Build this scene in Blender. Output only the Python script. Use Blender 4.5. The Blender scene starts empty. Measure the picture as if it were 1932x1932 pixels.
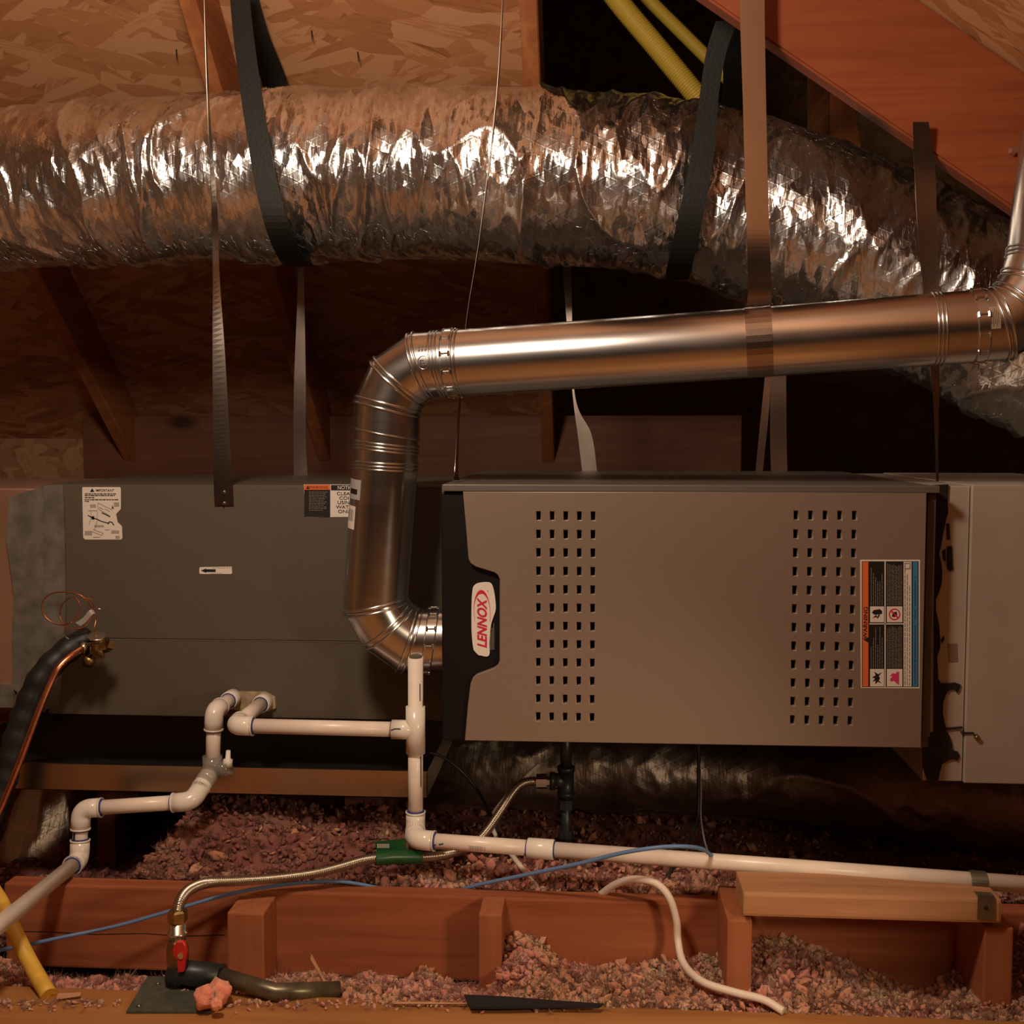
import bpy, bmesh, math, random
import numpy as np
from mathutils import Vector, Matrix, noise

random.seed(7)
R = math.radians
SC = bpy.context.scene
COL = SC.collection

# ------------------------------------------------------------------ camera, light, exposure
F_PX, CX, CY = 2150.0, 966.0, 966.0
CAM_LOC = Vector((0.0, -1.97, 1.0))
CAM_ROT = (R(86.0), 0.0, R(4.0))
cam_data = bpy.data.cameras.new('camera')
cam_data.sensor_width = 36.0
cam_data.lens = 36.0 * F_PX / 1932.0
cam_data.clip_start = 0.02
cam = bpy.data.objects.new('camera', cam_data)
cam.location = CAM_LOC
cam.rotation_euler = CAM_ROT
COL.objects.link(cam)
SC.camera = cam

world = bpy.data.worlds.new('attic_dark')
world.use_nodes = True
world.node_tree.nodes['Background'].inputs[0].default_value = (0.02, 0.013, 0.008, 1)
world.node_tree.nodes['Background'].inputs[1].default_value = 0.3
SC.world = world

bulb = bpy.data.lights.new('attic_bulb', 'POINT')
bulb.energy = 52.0
bulb.color = (1.0, 0.77, 0.58)
bulb.shadow_soft_size = 0.11
bulb_ob = bpy.data.objects.new('attic_bulb', bulb)
bulb_ob.location = (-0.48, -1.0, 1.78)
COL.objects.link(bulb_ob)
lamp = bpy.data.lights.new('work_lamp', 'SPOT')      # low work lamp on the attic floor, right of the camera
lamp.energy = 17.0
lamp.color = (1.0, 0.72, 0.47)
lamp.shadow_soft_size = 0.06
lamp.spot_size = R(74)
lamp.spot_blend = 0.9
lamp_ob = bpy.data.objects.new('work_lamp', lamp)
lamp_ob.location = (0.62, -1.08, 0.72)
lamp_ob.rotation_euler = (Vector((-0.22, -0.12, -0.02)) - Vector(lamp_ob.location)).to_track_quat('-Z', 'Y').to_euler()
COL.objects.link(lamp_ob)

SC.view_settings.view_transform = 'Standard'
SC.view_settings.look = 'None'
SC.view_settings.exposure = 0.14
SC.view_settings.gamma = 1.0
SC.view_settings.use_curve_mapping = False

ROTM = __import__('mathutils').Euler(CAM_ROT, 'XYZ').to_matrix()


def ray(px, py):
    return ROTM @ Vector(((px - CX) / F_PX, -(py - CY) / F_PX, -1.0))


def W(px, py, Y):
    """real point on the plane Y seen at that spot of the photograph"""
    d = ray(px, py)
    return CAM_LOC + d * ((Y - CAM_LOC.y) / d.y)


def WZ(px, py, z):
    d = ray(px, py)
    return CAM_LOC + d * ((z - CAM_LOC.z) / d.z)


# ------------------------------------------------------------------ materials
def new_mat(name):
    m = bpy.data.materials.new(name)
    m.use_nodes = True
    nt = m.node_tree
    b = nt.nodes['Principled BSDF']
    return m, nt, b


def N(nt, kind, **kw):
    n = nt.nodes.new(kind)
    for k, v in kw.items():
        if k.startswith('i_'):
            n.inputs[k[2:].replace('_', ' ')].default_value = v
        else:
            setattr(n, k, v)
    return n


def ramp(nt, src, stops):
    r = nt.nodes.new('ShaderNodeValToRGB')
    els = r.color_ramp.elements
    while len(els) < len(stops):
        els.new(0.5)
    for e, (p, c) in zip(els, stops):
        e.position = p
        e.color = (c[0], c[1], c[2], 1)
    nt.links.new(src, r.inputs[0])
    return r.outputs[0]


def coords(nt, scale=(1, 1, 1), rot=(0, 0, 0)):
    t = nt.nodes.new('ShaderNodeTexCoord')
    mp = nt.nodes.new('ShaderNodeMapping')
    mp.inputs['Scale'].default_value = scale
    mp.inputs['Rotation'].default_value = rot
    nt.links.new(t.outputs['Object'], mp.inputs[0])
    return mp.outputs[0]


def plain(name, col, rough=0.5, metal=0.0, var=0.0, scale=40.0, bump=0.0, spec=0.5):
    m, nt, b = new_mat(name)
    b.inputs['Roughness'].default_value = rough
    b.inputs['Metallic'].default_value = metal
    b.inputs['Specular IOR Level'].default_value = spec
    if var > 0 or bump > 0:
        n = N(nt, 'ShaderNodeTexNoise', i_Scale=scale, i_Detail=4.0)
        nt.links.new(coords(nt), n.inputs['Vector'])
        lo = [c * (1 - var) for c in col]
        hi = [min(1, c * (1 + var)) for c in col]
        nt.links.new(ramp(nt, n.outputs[0], [(0.3, lo), (0.7, hi)]), b.inputs['Base Color'])
        if bump > 0:
            bp = N(nt, 'ShaderNodeBump', i_Strength=bump, i_Distance=0.002)
            nt.links.new(n.outputs[0], bp.inputs['Height'])
            nt.links.new(bp.outputs[0], b.inputs['Normal'])
    else:
        b.inputs['Base Color'].default_value = (col[0], col[1], col[2], 1)
    return m


def wood(name, dark, light, axis='x', rough=0.6, grain=1.0):
    m, nt, b = new_mat(name)
    sc = {'x': (1.2, 22, 22), 'y': (22, 1.2, 22), 'z': (22, 22, 1.2)}[axis]
    sc = tuple(s * grain for s in sc)
    n = N(nt, 'ShaderNodeTexNoise', i_Scale=1.6, i_Detail=6.0, i_Roughness=0.6, i_Distortion=0.6)
    nt.links.new(coords(nt, sc), n.inputs['Vector'])
    n2 = N(nt, 'ShaderNodeTexNoise', i_Scale=3.0, i_Detail=3.0)
    nt.links.new(coords(nt), n2.inputs['Vector'])
    v = N(nt, 'ShaderNodeTexVoronoi', i_Scale=2.2)
    ks = {'x': (1.0, 2.2, 2.2), 'y': (2.2, 1.0, 2.2), 'z': (2.2, 2.2, 1.0)}[axis]
    nt.links.new(coords(nt, ks), v.inputs['Vector'])
    knot = ramp(nt, v.outputs['Distance'], [(0.06, (0.12, 0.1, 0.1)), (0.09, (0.45, 0.4, 0.4)), (0.15, (1, 1, 1))])
    base = ramp(nt, n.outputs[0], [(0.28, dark), (0.72, light)])
    mx = N(nt, 'ShaderNodeMix', data_type='RGBA', blend_type='MULTIPLY')
    mx.inputs[0].default_value = 0.85
    nt.links.new(base, mx.inputs[6])
    nt.links.new(knot, mx.inputs[7])
    mx2 = N(nt, 'ShaderNodeMix', data_type='RGBA', blend_type='MULTIPLY')
    mx2.inputs[0].default_value = 0.5
    nt.links.new(mx.outputs[2], mx2.inputs[6])
    nt.links.new(ramp(nt, n2.outputs[0], [(0.3, (0.6, 0.55, 0.5)), (0.7, (1, 1, 1))]), mx2.inputs[7])
    nt.links.new(mx2.outputs[2], b.inputs['Base Color'])
    b.inputs['Roughness'].default_value = rough
    b.inputs['Specular IOR Level'].default_value = 0.3
    bp = N(nt, 'ShaderNodeBump', i_Strength=0.25, i_Distance=0.002)
    nt.links.new(n.outputs[0], bp.inputs['Height'])
    nt.links.new(bp.outputs[0], b.inputs['Normal'])
    return m


def osb(name, cols, scale=1.0):
    """pressed wood flakes: four overlaid layers of long cells laid at different angles"""
    m, nt, b = new_mat(name)
    prev = None
    hts = None
    for i, (ang, sx, sy) in enumerate([(0.1, 7, 36), (0.7, 9, 44), (-0.45, 7, 34), (0.3, 6, 52), (-0.2, 9, 40)]):
        t = coords(nt, (1, 1, 1), (0, 0, ang))
        mp = nt.nodes.new('ShaderNodeMapping')
        mp.inputs['Scale'].default_value = (sx * scale, sy * scale, 16 * scale)
        nt.links.new(t, mp.inputs[0])
        co = mp.outputs[0]
        nz = N(nt, 'ShaderNodeTexNoise', i_Scale=0.7, i_Detail=2.0)
        nt.links.new(co, nz.inputs['Vector'])
        addn = N(nt, 'ShaderNodeMix', data_type='RGBA', blend_type='LINEAR_LIGHT')
        addn.inputs[0].default_value = 0.22
        nt.links.new(co, addn.inputs[6])
        nt.links.new(nz.outputs['Color'], addn.inputs[7])
        v = N(nt, 'ShaderNodeTexVoronoi', i_Scale=1.0, i_Randomness=1.0)
        nt.links.new(addn.outputs[2], v.inputs['Vector'])
        sep = N(nt, 'ShaderNodeSeparateColor')
        nt.links.new(v.outputs['Color'], sep.inputs[0])
        gr = nt.nodes.new('ShaderNodeMapping')
        gr.inputs['Scale'].default_value = (sx * 1.5, sy * 9, 60)
        nt.links.new(t, gr.inputs[0])
        st_ = N(nt, 'ShaderNodeTexNoise', i_Scale=1.0, i_Detail=4.0)
        nt.links.new(gr.outputs[0], st_.inputs['Vector'])
        am = N(nt, 'ShaderNodeMath', operation='MULTIPLY_ADD')
        am.inputs[1].default_value = 0.75
        nt.links.new(st_.outputs[0], am.inputs[0])
        nt.links.new(sep.outputs[0], am.inputs[2])
        c = ramp(nt, am.outputs[0], [(0.26, cols[0]), (0.42, cols[1]), (0.95, cols[2]), (1.0, cols[3])])
        if prev is None:
            prev, hts = c, sep.outputs[1]
        else:
            mx = N(nt, 'ShaderNodeMix', data_type='RGBA')
            th = N(nt, 'ShaderNodeMath', operation='GREATER_THAN')
            th.inputs[1].default_value = 0.6
            nt.links.new(sep.outputs[2], th.inputs[0])
            nt.links.new(th.outputs[0], mx.inputs[0])
            nt.links.new(prev, mx.inputs[6])
            nt.links.new(c, mx.inputs[7])
            mh = N(nt, 'ShaderNodeMix', data_type='FLOAT')
            nt.links.new(th.outputs[0], mh.inputs[0])
            nt.links.new(hts, mh.inputs[2])
            nt.links.new(sep.outputs[1], mh.inputs[3])
            prev, hts = mx.outputs[2], mh.outputs[0]
    nt.links.new(prev, b.inputs['Base Color'])
    b.inputs['Roughness'].default_value = 0.6
    b.inputs['Specular IOR Level'].default_value = 0.35
    bp = N(nt, 'ShaderNodeBump', i_Strength=0.35, i_Distance=0.002)
    nt.links.new(hts, bp.inputs['Height'])
    nt.links.new(bp.outputs[0], b.inputs['Normal'])
    return m


def foil(name, col, rough, facet=0.5, tiny=0.3, scale=22.0, stretch=(1.0, 0.45, 0.45)):
    """crinkled foil: every cell is a small flat facet with its own tilt"""
    m, nt, b = new_mat(name)
    b.inputs['Metallic'].default_value = 1.0
    nn = N(nt, 'ShaderNodeTexNoise', i_Scale=5.0, i_Detail=4.0)
    nt.links.new(coords(nt), nn.inputs['Vector'])
    nt.links.new(ramp(nt, nn.outputs[0], [(0.3, [c * 0.8 for c in col]), (0.7, col)]), b.inputs['Base Color'])
    rr = N(nt, 'ShaderNodeMapRange')
    rr.inputs['To Min'].default_value = rough * 0.7
    rr.inputs['To Max'].default_value = rough * 1.5
    nt.links.new(nn.outputs[0], rr.inputs[0])
    nt.links.new(rr.outputs[0], b.inputs['Roughness'])
    last = None
    for sc, stg, dist in ((scale, facet, 0.012), (scale * 3.2, facet * 0.8, 0.004)):
        co = coords(nt, tuple(s * sc for s in stretch), (0, 0.25, 0))
        v = N(nt, 'ShaderNodeTexVoronoi', i_Scale=1.0)
        nt.links.new(co, v.inputs['Vector'])
        d = N(nt, 'ShaderNodeVectorMath', operation='SUBTRACT')
        nt.links.new(co, d.inputs[0])
        nt.links.new(v.outputs['Position'], d.inputs[1])
        c = N(nt, 'ShaderNodeVectorMath', operation='SUBTRACT')
        nt.links.new(v.outputs['Color'], c.inputs[0])
        c.inputs[1].default_value = (0.5, 0.5, 0.5)
        dt = N(nt, 'ShaderNodeVectorMath', operation='DOT_PRODUCT')
        nt.links.new(d.outputs[0], dt.inputs[0])
        nt.links.new(c.outputs[0], dt.inputs[1])
        bp = N(nt, 'ShaderNodeBump', i_Strength=stg, i_Distance=dist)
        nt.links.new(dt.outputs['Value'], bp.inputs['Height'])
        if last:
            nt.links.new(last, bp.inputs['Normal'])
        last = bp.outputs[0]
    n2 = N(nt, 'ShaderNodeTexNoise', i_Scale=1.0, i_Detail=5.0)
    nt.links.new(coords(nt, (160, 30, 30)), n2.inputs['Vector'])
    bp = N(nt, 'ShaderNodeBump', i_Strength=tiny, i_Distance=0.002)
    nt.links.new(n2.outputs[0], bp.inputs['Height'])
    nt.links.new(last, bp.inputs['Normal'])
    last = bp.outputs[0]
    for ang in (0.45, -0.45):                 # threads of the reinforcing scrim
        w = N(nt, 'ShaderNodeTexWave', i_Scale=1.0, i_Distortion=1.5, i_Detail=1.0)
        w.bands_direction = 'Z'
        nt.links.new(coords(nt, (15, 1, 15), (0, ang, 0)), w.inputs['Vector'])
        hgt = ramp(nt, w.outputs['Fac'], [(0.9, (0, 0, 0)), (0.99, (1, 1, 1))])
        bp = N(nt, 'ShaderNodeBump', i_Strength=0.14, i_Distance=0.001)
        nt.links.new(hgt, bp.inputs['Height'])
        nt.links.new(last, bp.inputs['Normal'])
        last = bp.outputs[0]
    nt.links.new(last, b.inputs['Normal'])
    return m


def galv(name, col, rough, aniso=0.0, streak=(2, 60, 60)):
    m, nt, b = new_mat(name)
    b.inputs['Metallic'].default_value = 1.0
    n = N(nt, 'ShaderNodeTexNoise', i_Scale=1.0, i_Detail=3.0)
    nt.links.new(coords(nt, streak), n.inputs['Vector'])
    n2 = N(nt, 'ShaderNodeTexNoise', i_Scale=7.0, i_Detail=3.0)
    nt.links.new(coords(nt), n2.inputs['Vector'])
    ad = N(nt, 'ShaderNodeMath', operation='ADD')
    nt.links.new(n.outputs[0], ad.inputs[0])
    nt.links.new(n2.outputs[0], ad.inputs[1])
    hf = N(nt, 'ShaderNodeMath', operation='MULTIPLY')
    hf.inputs[1].default_value = 0.5
    nt.links.new(ad.outputs[0], hf.inputs[0])
    nt.links.new(ramp(nt, hf.outputs[0], [(0.3, [c * 0.82 for c in col]), (0.7, col)]), b.inputs['Base Color'])
    rr = N(nt, 'ShaderNodeMapRange')
    rr.inputs['To Min'].default_value = rough * 0.8
    rr.inputs['To Max'].default_value = rough * 1.25
    nt.links.new(hf.outputs[0], rr.inputs[0])
    nt.links.new(rr.outputs[0], b.inputs['Roughness'])
    return m


def fluff(name, c1, c2, c3):
    m, nt, b = new_mat(name)
    n = N(nt, 'ShaderNodeTexNoise', i_Scale=14.0, i_Detail=5.0)
    nt.links.new(coords(nt), n.inputs['Vector'])
    nt.links.new(ramp(nt, n.outputs[0], [(0.32, c1), (0.5, c2), (0.68, c3)]), b.inputs['Base Color'])
    b.inputs['Roughness'].default_value = 0.95
    b.inputs['Subsurface Weight'].default_value = 0.8
    b.inputs['Subsurface Radius'].default_value = (0.006, 0.0035, 0.0025)
    b.inputs['Subsurface Scale'].default_value = 2.2
    b.inputs['Specular IOR Level'].default_value = 0.08
    n2 = N(nt, 'ShaderNodeTexNoise', i_Scale=260.0, i_Detail=5.0)
    nt.links.new(coords(nt), n2.inputs['Vector'])
    bp = N(nt, 'ShaderNodeBump', i_Strength=0.8, i_Distance=0.003)
    nt.links.new(n2.outputs[0], bp.inputs['Height'])
    nt.links.new(bp.outputs[0], b.inputs['Normal'])
    return m


M = {}
M['osb'] = osb('osb_sheathing', [(0.25, 0.095, 0.035), (0.38, 0.165, 0.07), (0.47, 0.225, 0.10), (0.54, 0.29, 0.15)])
M['osb_front'] = osb('osb_front_dimmed', [(0.12, 0.05, 0.02), (0.18, 0.08, 0.035), (0.23, 0.11, 0.05), (0.26, 0.14, 0.07)])  # copy of the sheathing darkened so the metal reflects less light
M['ply'] = wood('plywood_walkway', (0.3, 0.12, 0.035), (0.5, 0.24, 0.08), 'x', 0.6, 0.5)
M['osb_floor'] = osb('osb_walkway', [(0.2, 0.09, 0.03), (0.42, 0.2, 0.07), (0.5, 0.27, 0.1), (0.58, 0.34, 0.15)], 0.8)
M['osb_far'] = osb('osb_far', [(0.14, 0.07, 0.03), (0.3, 0.16, 0.075), (0.36, 0.2, 0.1), (0.42, 0.25, 0.13)])
M['rafter'] = wood('rafter_wood', (0.3, 0.1, 0.035), (0.5, 0.2, 0.075), 'y')
M['beam'] = wood('joist_wood', (0.30, 0.085, 0.035), (0.45, 0.155, 0.068), 'x')
M['stud'] = wood('stud_wood', (0.34, 0.11, 0.045), (0.46, 0.17, 0.075), 'z')
M['pale'] = wood('pale_wood', (0.42, 0.2, 0.09), (0.58, 0.33, 0.17), 'x')
M['hip'] = wood('hip_wood', (0.24, 0.055, 0.02), (0.36, 0.10, 0.035), 'x')
M['ledger'] = wood('ledger_wood', (0.14, 0.05, 0.03), (0.22, 0.09, 0.05), 'x')
M['dark'] = plain('dark_void', (0.02, 0.015, 0.012), 0.9)
M['drywall'] = plain('drywall', (0.3, 0.25, 0.2), 0.9, var=0.2)
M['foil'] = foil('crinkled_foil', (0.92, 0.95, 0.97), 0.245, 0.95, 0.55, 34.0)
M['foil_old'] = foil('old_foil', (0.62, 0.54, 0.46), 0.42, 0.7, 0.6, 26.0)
M['galv'] = galv('galvanized_pipe', (0.72, 0.74, 0.74), 0.23)
M['galv_flat'] = galv('galvanized_sheet', (0.72, 0.66, 0.56), 0.5, streak=(3, 3, 3))
M['galv_flat'].node_tree.nodes['Principled BSDF'].inputs['Metallic'].default_value = 0.55
M['strapmetal'] = galv('strap_steel', (0.42, 0.37, 0.33), 0.26, streak=(20, 20, 9))
M['panel'] = plain('taupe_enamel', (0.29, 0.225, 0.172), 0.45, metal=0.3, var=0.04, scale=400, bump=0.03)
M['cabinet'] = plain('grey_brown_enamel', (0.15, 0.13, 0.11), 0.5, metal=0.2, var=0.05, scale=300)
M['coil'] = plain('dark_olive_enamel', (0.105, 0.09, 0.066), 0.55, var=0.06, scale=300, bump=0.04)
M['black'] = plain('black_plastic', (0.008, 0.007, 0.007), 0.5, spec=0.25)
M['black_iron'] = plain('black_iron', (0.03, 0.035, 0.04), 0.4, metal=0.4, var=0.3, scale=60)
M['mastic_black'] = plain('black_mastic', (0.015, 0.014, 0.012), 0.45, var=0.3, bump=0.5, scale=90)
M['mastic_grey'] = plain('grey_mastic', (0.15, 0.142, 0.115), 0.5, var=0.3, bump=0.9, scale=30)
M['webbing'] = plain('black_webbing', (0.005, 0.006, 0.0055), 0.6, var=0.3, scale=200, bump=0.3)
M['pvc'] = plain('white_pvc', (0.84, 0.75, 0.65), 0.32, var=0.06, scale=25)
M['pvc_fit'] = plain('white_pvc_fitting', (0.84, 0.79, 0.71), 0.22)
M['primer'] = plain('blue_primer', (0.02, 0.035, 0.2), 0.5)
M['ink'] = plain('black_ink', (0.015, 0.013, 0.012), 0.5)
M['ink_blue'] = plain('dark_blue_ink', (0.05, 0.09, 0.22), 0.5)
M['grey_print'] = plain('grey_print', (0.3, 0.28, 0.26), 0.5)
M['paper'] = plain('label_paper', (0.82, 0.78, 0.7), 0.45)
M['paper_grey'] = plain('grey_label_paper', (0.42, 0.4, 0.38), 0.4)
M['orange'] = plain('orange_print', (0.8, 0.17, 0.05), 0.4)
M['red'] = plain('red_print', (0.68, 0.03, 0.08), 0.4)
M['pink_print'] = plain('magenta_print', (0.72, 0.05, 0.2), 0.4)
M['blue'] = plain('blue_print', (0.05, 0.24, 0.42), 0.4)
M['brass'] = plain('brass', (0.34, 0.235, 0.10), 0.38, metal=1.0, var=0.3, scale=60)
M['copper'] = plain('copper', (0.85, 0.36, 0.2), 0.28, metal=1.0, var=0.15, scale=30)
M['steel'] = plain('bright_steel', (0.75, 0.72, 0.66), 0.25, metal=1.0)
M['hose'] = plain('stainless_hose', (0.55, 0.5, 0.42), 0.3, metal=1.0)
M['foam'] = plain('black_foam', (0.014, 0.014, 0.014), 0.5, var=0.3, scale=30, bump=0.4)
M['yellow'] = plain('yellow_jacket', (0.62, 0.44, 0.06), 0.45)
M['yellow_pipe'] = plain('yellow_pipe', (0.72, 0.45, 0.06), 0.5, var=0.12)
M['blue_cable'] = plain('blue_cable', (0.12, 0.22, 0.42), 0.4)
M['white_cable'] = plain('white_cable', (0.78, 0.68, 0.58), 0.45)
M['grey_cable'] = plain('grey_cable', (0.25, 0.22, 0.2), 0.5)
M['black_cable'] = plain('black_cable', (0.015, 0.013, 0.013), 0.5)
M['red_handle'] = plain('red_vinyl', (0.55, 0.02, 0.02), 0.4)
M['green'] = plain('green_tag', (0.01, 0.08, 0.022), 0.35)
M['plate'] = plain('olive_steel', (0.09, 0.1, 0.075), 0.5, metal=0.3, var=0.2, scale=80)
M['tar'] = plain('tar_paper', (0.012, 0.012, 0.013), 0.6, bump=0.4)
M['fluff'] = fluff('pink_fibre', (0.46, 0.16, 0.12), (0.60, 0.27, 0.21), (0.56, 0.33, 0.2))
M['fluff_tan'] = fluff('tan_pink_fibre', (0.42, 0.2, 0.11), (0.55, 0.27, 0.18), (0.6, 0.36, 0.22))
M['fluff_dark'] = fluff('shade_dark_fibre', (0.18, 0.07, 0.055), (0.27, 0.115, 0.09), (0.3, 0.155, 0.11))  # dark fibre tone; carries the shade under furnace and pan in its colour
M['fluff_hot'] = fluff('bright_pink_fibre', (0.7, 0.22, 0.14), (0.8, 0.32, 0.22), (0.82, 0.4, 0.26))
M['duct_reflect'] = galv('plenum_reflect_sheet', (0.75, 0.5, 0.36), 0.55, streak=(3, 3, 3))  # orange mirrored from the roof boards is put into the sheet's colour
mclear, _nt, _b = new_mat('clear_plastic')
_b.inputs['Base Color'].default_value = (0.9, 0.88, 0.82, 1)
_b.inputs['Roughness'].default_value = 0.12
_b.inputs['Transmission Weight'].default_value = 0.85
_b.inputs['IOR'].default_value = 1.4
M['clear'] = mclear


# ------------------------------------------------------------------ object helpers
def thing(name, label, cat, loc=(0, 0, 0), group=None):
    o = bpy.data.objects.new(name, None)
    COL.objects.link(o)
    o.location = loc
    o.empty_display_size = 0.05
    o['label'] = label
    o['category'] = cat
    if group:
        o['group'] = group
    return o


def tag(o, label, cat, group=None):
    o['label'] = label
    o['category'] = cat
    if group:
        o['group'] = group
    return o


def wloc(o):
    v = Vector((0, 0, 0))
    while o is not None:
        v += o.location
        o = o.parent
    return v


def obj(name, bm, mats, parent=None, smooth=False, origin=None, weld=False):
    """links ONE mesh object; geometry is given in world coordinates"""
    if weld:
        bmesh.ops.remove_doubles(bm, verts=bm.verts, dist=1e-5)
    org = Vector(origin) if origin is not None else (wloc(parent) if parent else None)
    if org is None:
        bb = [v.co for v in bm.verts]
        mn = [min(c[i] for c in bb) for i in range(3)]
        mxx = [max(c[i] for c in bb) for i in range(3)]
        org = Vector(((mn[0] + mxx[0]) / 2, (mn[1] + mxx[1]) / 2, mn[2]))
    bmesh.ops.translate(bm, verts=bm.verts, vec=-org)
    me = bpy.data.meshes.new(name)
    bm.to_mesh(me)
    bm.free()
    if not isinstance(mats, (list, tuple)):
        mats = [mats]
    for m in mats:
        me.materials.append(m)
    if smooth:
        me.polygons.foreach_set('use_smooth', [True] * len(me.polygons))
    o = bpy.data.objects.new(name, me)
    COL.objects.link(o)
    if parent:
        o.parent = parent
        o.location = org - wloc(parent)
    else:
        o.location = org
    return o


def struct(o):
    o['kind'] = 'structure'
    return o


def BM():
    return bmesh.new()


def box(bm, lo, hi, bev=0.0, mat=0):
    r = bmesh.ops.create_cube(bm, size=1.0)
    vs = r['verts']
    for v in vs:
        v.co = Vector([lo[i] + (v.co[i] + 0.5) * (hi[i] - lo[i]) for i in range(3)])
    fs = list({f for v in vs for f in v.link_faces})
    for f in fs:
        f.material_index = mat
    if bev > 0:
        es = list({e for v in vs for e in v.link_edges})
        bmesh.ops.bevel(bm, geom=es, offset=bev, segments=2, affect='EDGES', profile=0.6)
    return vs


def prism(bm, pts_a, pts_b, mat=0):
    """closed solid between two matching polygons"""
    a = [bm.verts.new(p) for p in pts_a]
    b = [bm.verts.new(p) for p in pts_b]
    n = len(a)
    f1 = bm.faces.new(a)
    f2 = bm.faces.new(list(reversed(b)))
    f1.material_index = f2.material_index = mat
    for i in range(n):
        f = bm.faces.new((a[i], b[i], b[(i + 1) % n], a[(i + 1) % n]))
        f.material_index = mat
    bmesh.ops.recalc_face_normals(bm, faces=bm.faces)


def px_slab(bm, pts, Y0, Y1, mat=0):
    """outline on plane Y0 (front) carried straight back to Y1: real thickness"""
    a = [W(x, y, Y0) for x, y in pts]
    prism(bm, a, [Vector((p.x, Y1, p.z)) for p in a], mat)


def frame_dirs(path):
    n = len(path)
    ds = []
    for i in range(n):
        a = path[max(0, i - 1)]
        b = path[min(n - 1, i + 1)]
        d = (b - a)
        ds.append(d.normalized() if d.length > 1e-9 else Vector((1, 0, 0)))
    return ds


def catmull(pts, n=8):
    pts = [Vector(p) for p in pts]
    P = [pts[0] * 2 - pts[1]] + pts + [pts[-1] * 2 - pts[-2]]
    out = []
    for i in range(1, len(P) - 2):
        for k in range(n):
            t = k / n
            p0, p1, p2, p3 = P[i - 1], P[i], P[i + 1], P[i + 2]
            out.append(0.5 * ((2 * p1) + (p2 - p0) * t + (2 * p0 - 5 * p1 + 4 * p2 - p3) * t * t + (3 * p1 - p0 - 3 * p2 + p3) * t ** 3))
    out.append(pts[-1])
    return out


def resample(path, step):
    L = [0.0]
    for a, b in zip(path, path[1:]):
        L.append(L[-1] + (b - a).length)
    n = max(2, int(L[-1] / step))
    out = []
    j = 0
    for i in range(n + 1):
        s = L[-1] * i / n
        while j < len(L) - 2 and L[j + 1] < s:
            j += 1
        t = (s - L[j]) / max(1e-9, L[j + 1] - L[j])
        out.append(path[j].lerp(path[j + 1], min(1, max(0, t))))
    return out


def tube(bm, path, r, seg=12, caps=True, mat=0, hollow=0.0):
    """round tube along a smooth path; r is a number or a list"""
    path = [Vector(p) for p in path]
    ds = frame_dirs(path)
    up = Vector((0, 0, 1))
    if abs(ds[0].dot(up)) > 0.9:
        up = Vector((0, 1, 0))
    u = (up - ds[0] * up.dot(ds[0])).normalized()
    rings = []
    for i, p in enumerate(path):
        d = ds[i]
        u = (u - d * u.dot(d)).normalized()
        v = d.cross(u)
        rr = r[i] if isinstance(r, (list, tuple)) else r
        rings.append([bm.verts.new(p + (u * math.cos(2 * math.pi * k / seg) + v * math.sin(2 * math.pi * k / seg)) * rr) for k in range(seg)])
    for a, b in zip(rings, rings[1:]):
        for k in range(seg):
            f = bm.faces.new((a[k], a[(k + 1) % seg], b[(k + 1) % seg], b[k]))
            f.smooth = seg > 8
            f.material_index = mat
    if caps:
        for ring, rev in ((rings[0], True), (rings[-1], False)):
            if hollow > 0:
                c = sum((w.co for w in ring), Vector()) / seg
                inner = [bm.verts.new(c + (w.co - c) * hollow) for w in ring]
                d = (ds[0] if rev else -ds[-1]) * (0.03)
                deep = [bm.verts.new(w.co + d) for w in inner]
                for k in range(seg):
                    k2 = (k + 1) % seg
                    bm.faces.new((ring[k], ring[k2], inner[k2], inner[k])).material_index = mat
                    bm.faces.new((inner[k], inner[k2], deep[k2], deep[k])).material_index = mat
                bm.faces.new(deep).material_index = mat
            else:
                f = bm.faces.new(list(reversed(ring)) if rev else ring)
                f.material_index = mat
    return rings


def mitred(path, r, seg=40):
    """rings of a gored elbow: each ring lies in the mitre plane of its joint"""
    path = [Vector(p) for p in path]
    n = len(path)
    segd = [(path[i + 1] - path[i]).normalized() for i in range(n - 1)]
    d = segd[0]
    up = Vector((0, 1, 0))
    u = (up - d * up.dot(d)).normalized()
    v = d.cross(u)
    rings = [[path[0] + (u * math.cos(2 * math.pi * k / seg) + v * math.sin(2 * math.pi * k / seg)) * r for k in range(seg)]]
    for i in range(1, n):
        d = segd[i - 1]
        if i < n - 1:
            nrm = (segd[i - 1] + segd[i]).normalized()
        else:
            nrm = d
        ring = []
        for q in rings[-1]:
            t = (path[i] - q).dot(nrm) / d.dot(nrm)
            ring.append(q + d * t)
        rings.append(ring)
    return rings


def skin_rings(bm, ra, rb, mat=0):
    seg = len(ra)
    a = [bm.verts.new(p) for p in ra]
    b = [bm.verts.new(p) for p in rb]
    for k in range(seg):
        f = bm.faces.new((a[k], a[(k + 1) % seg], b[(k + 1) % seg], b[k]))
        f.smooth = True
        f.material_index = mat


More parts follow.
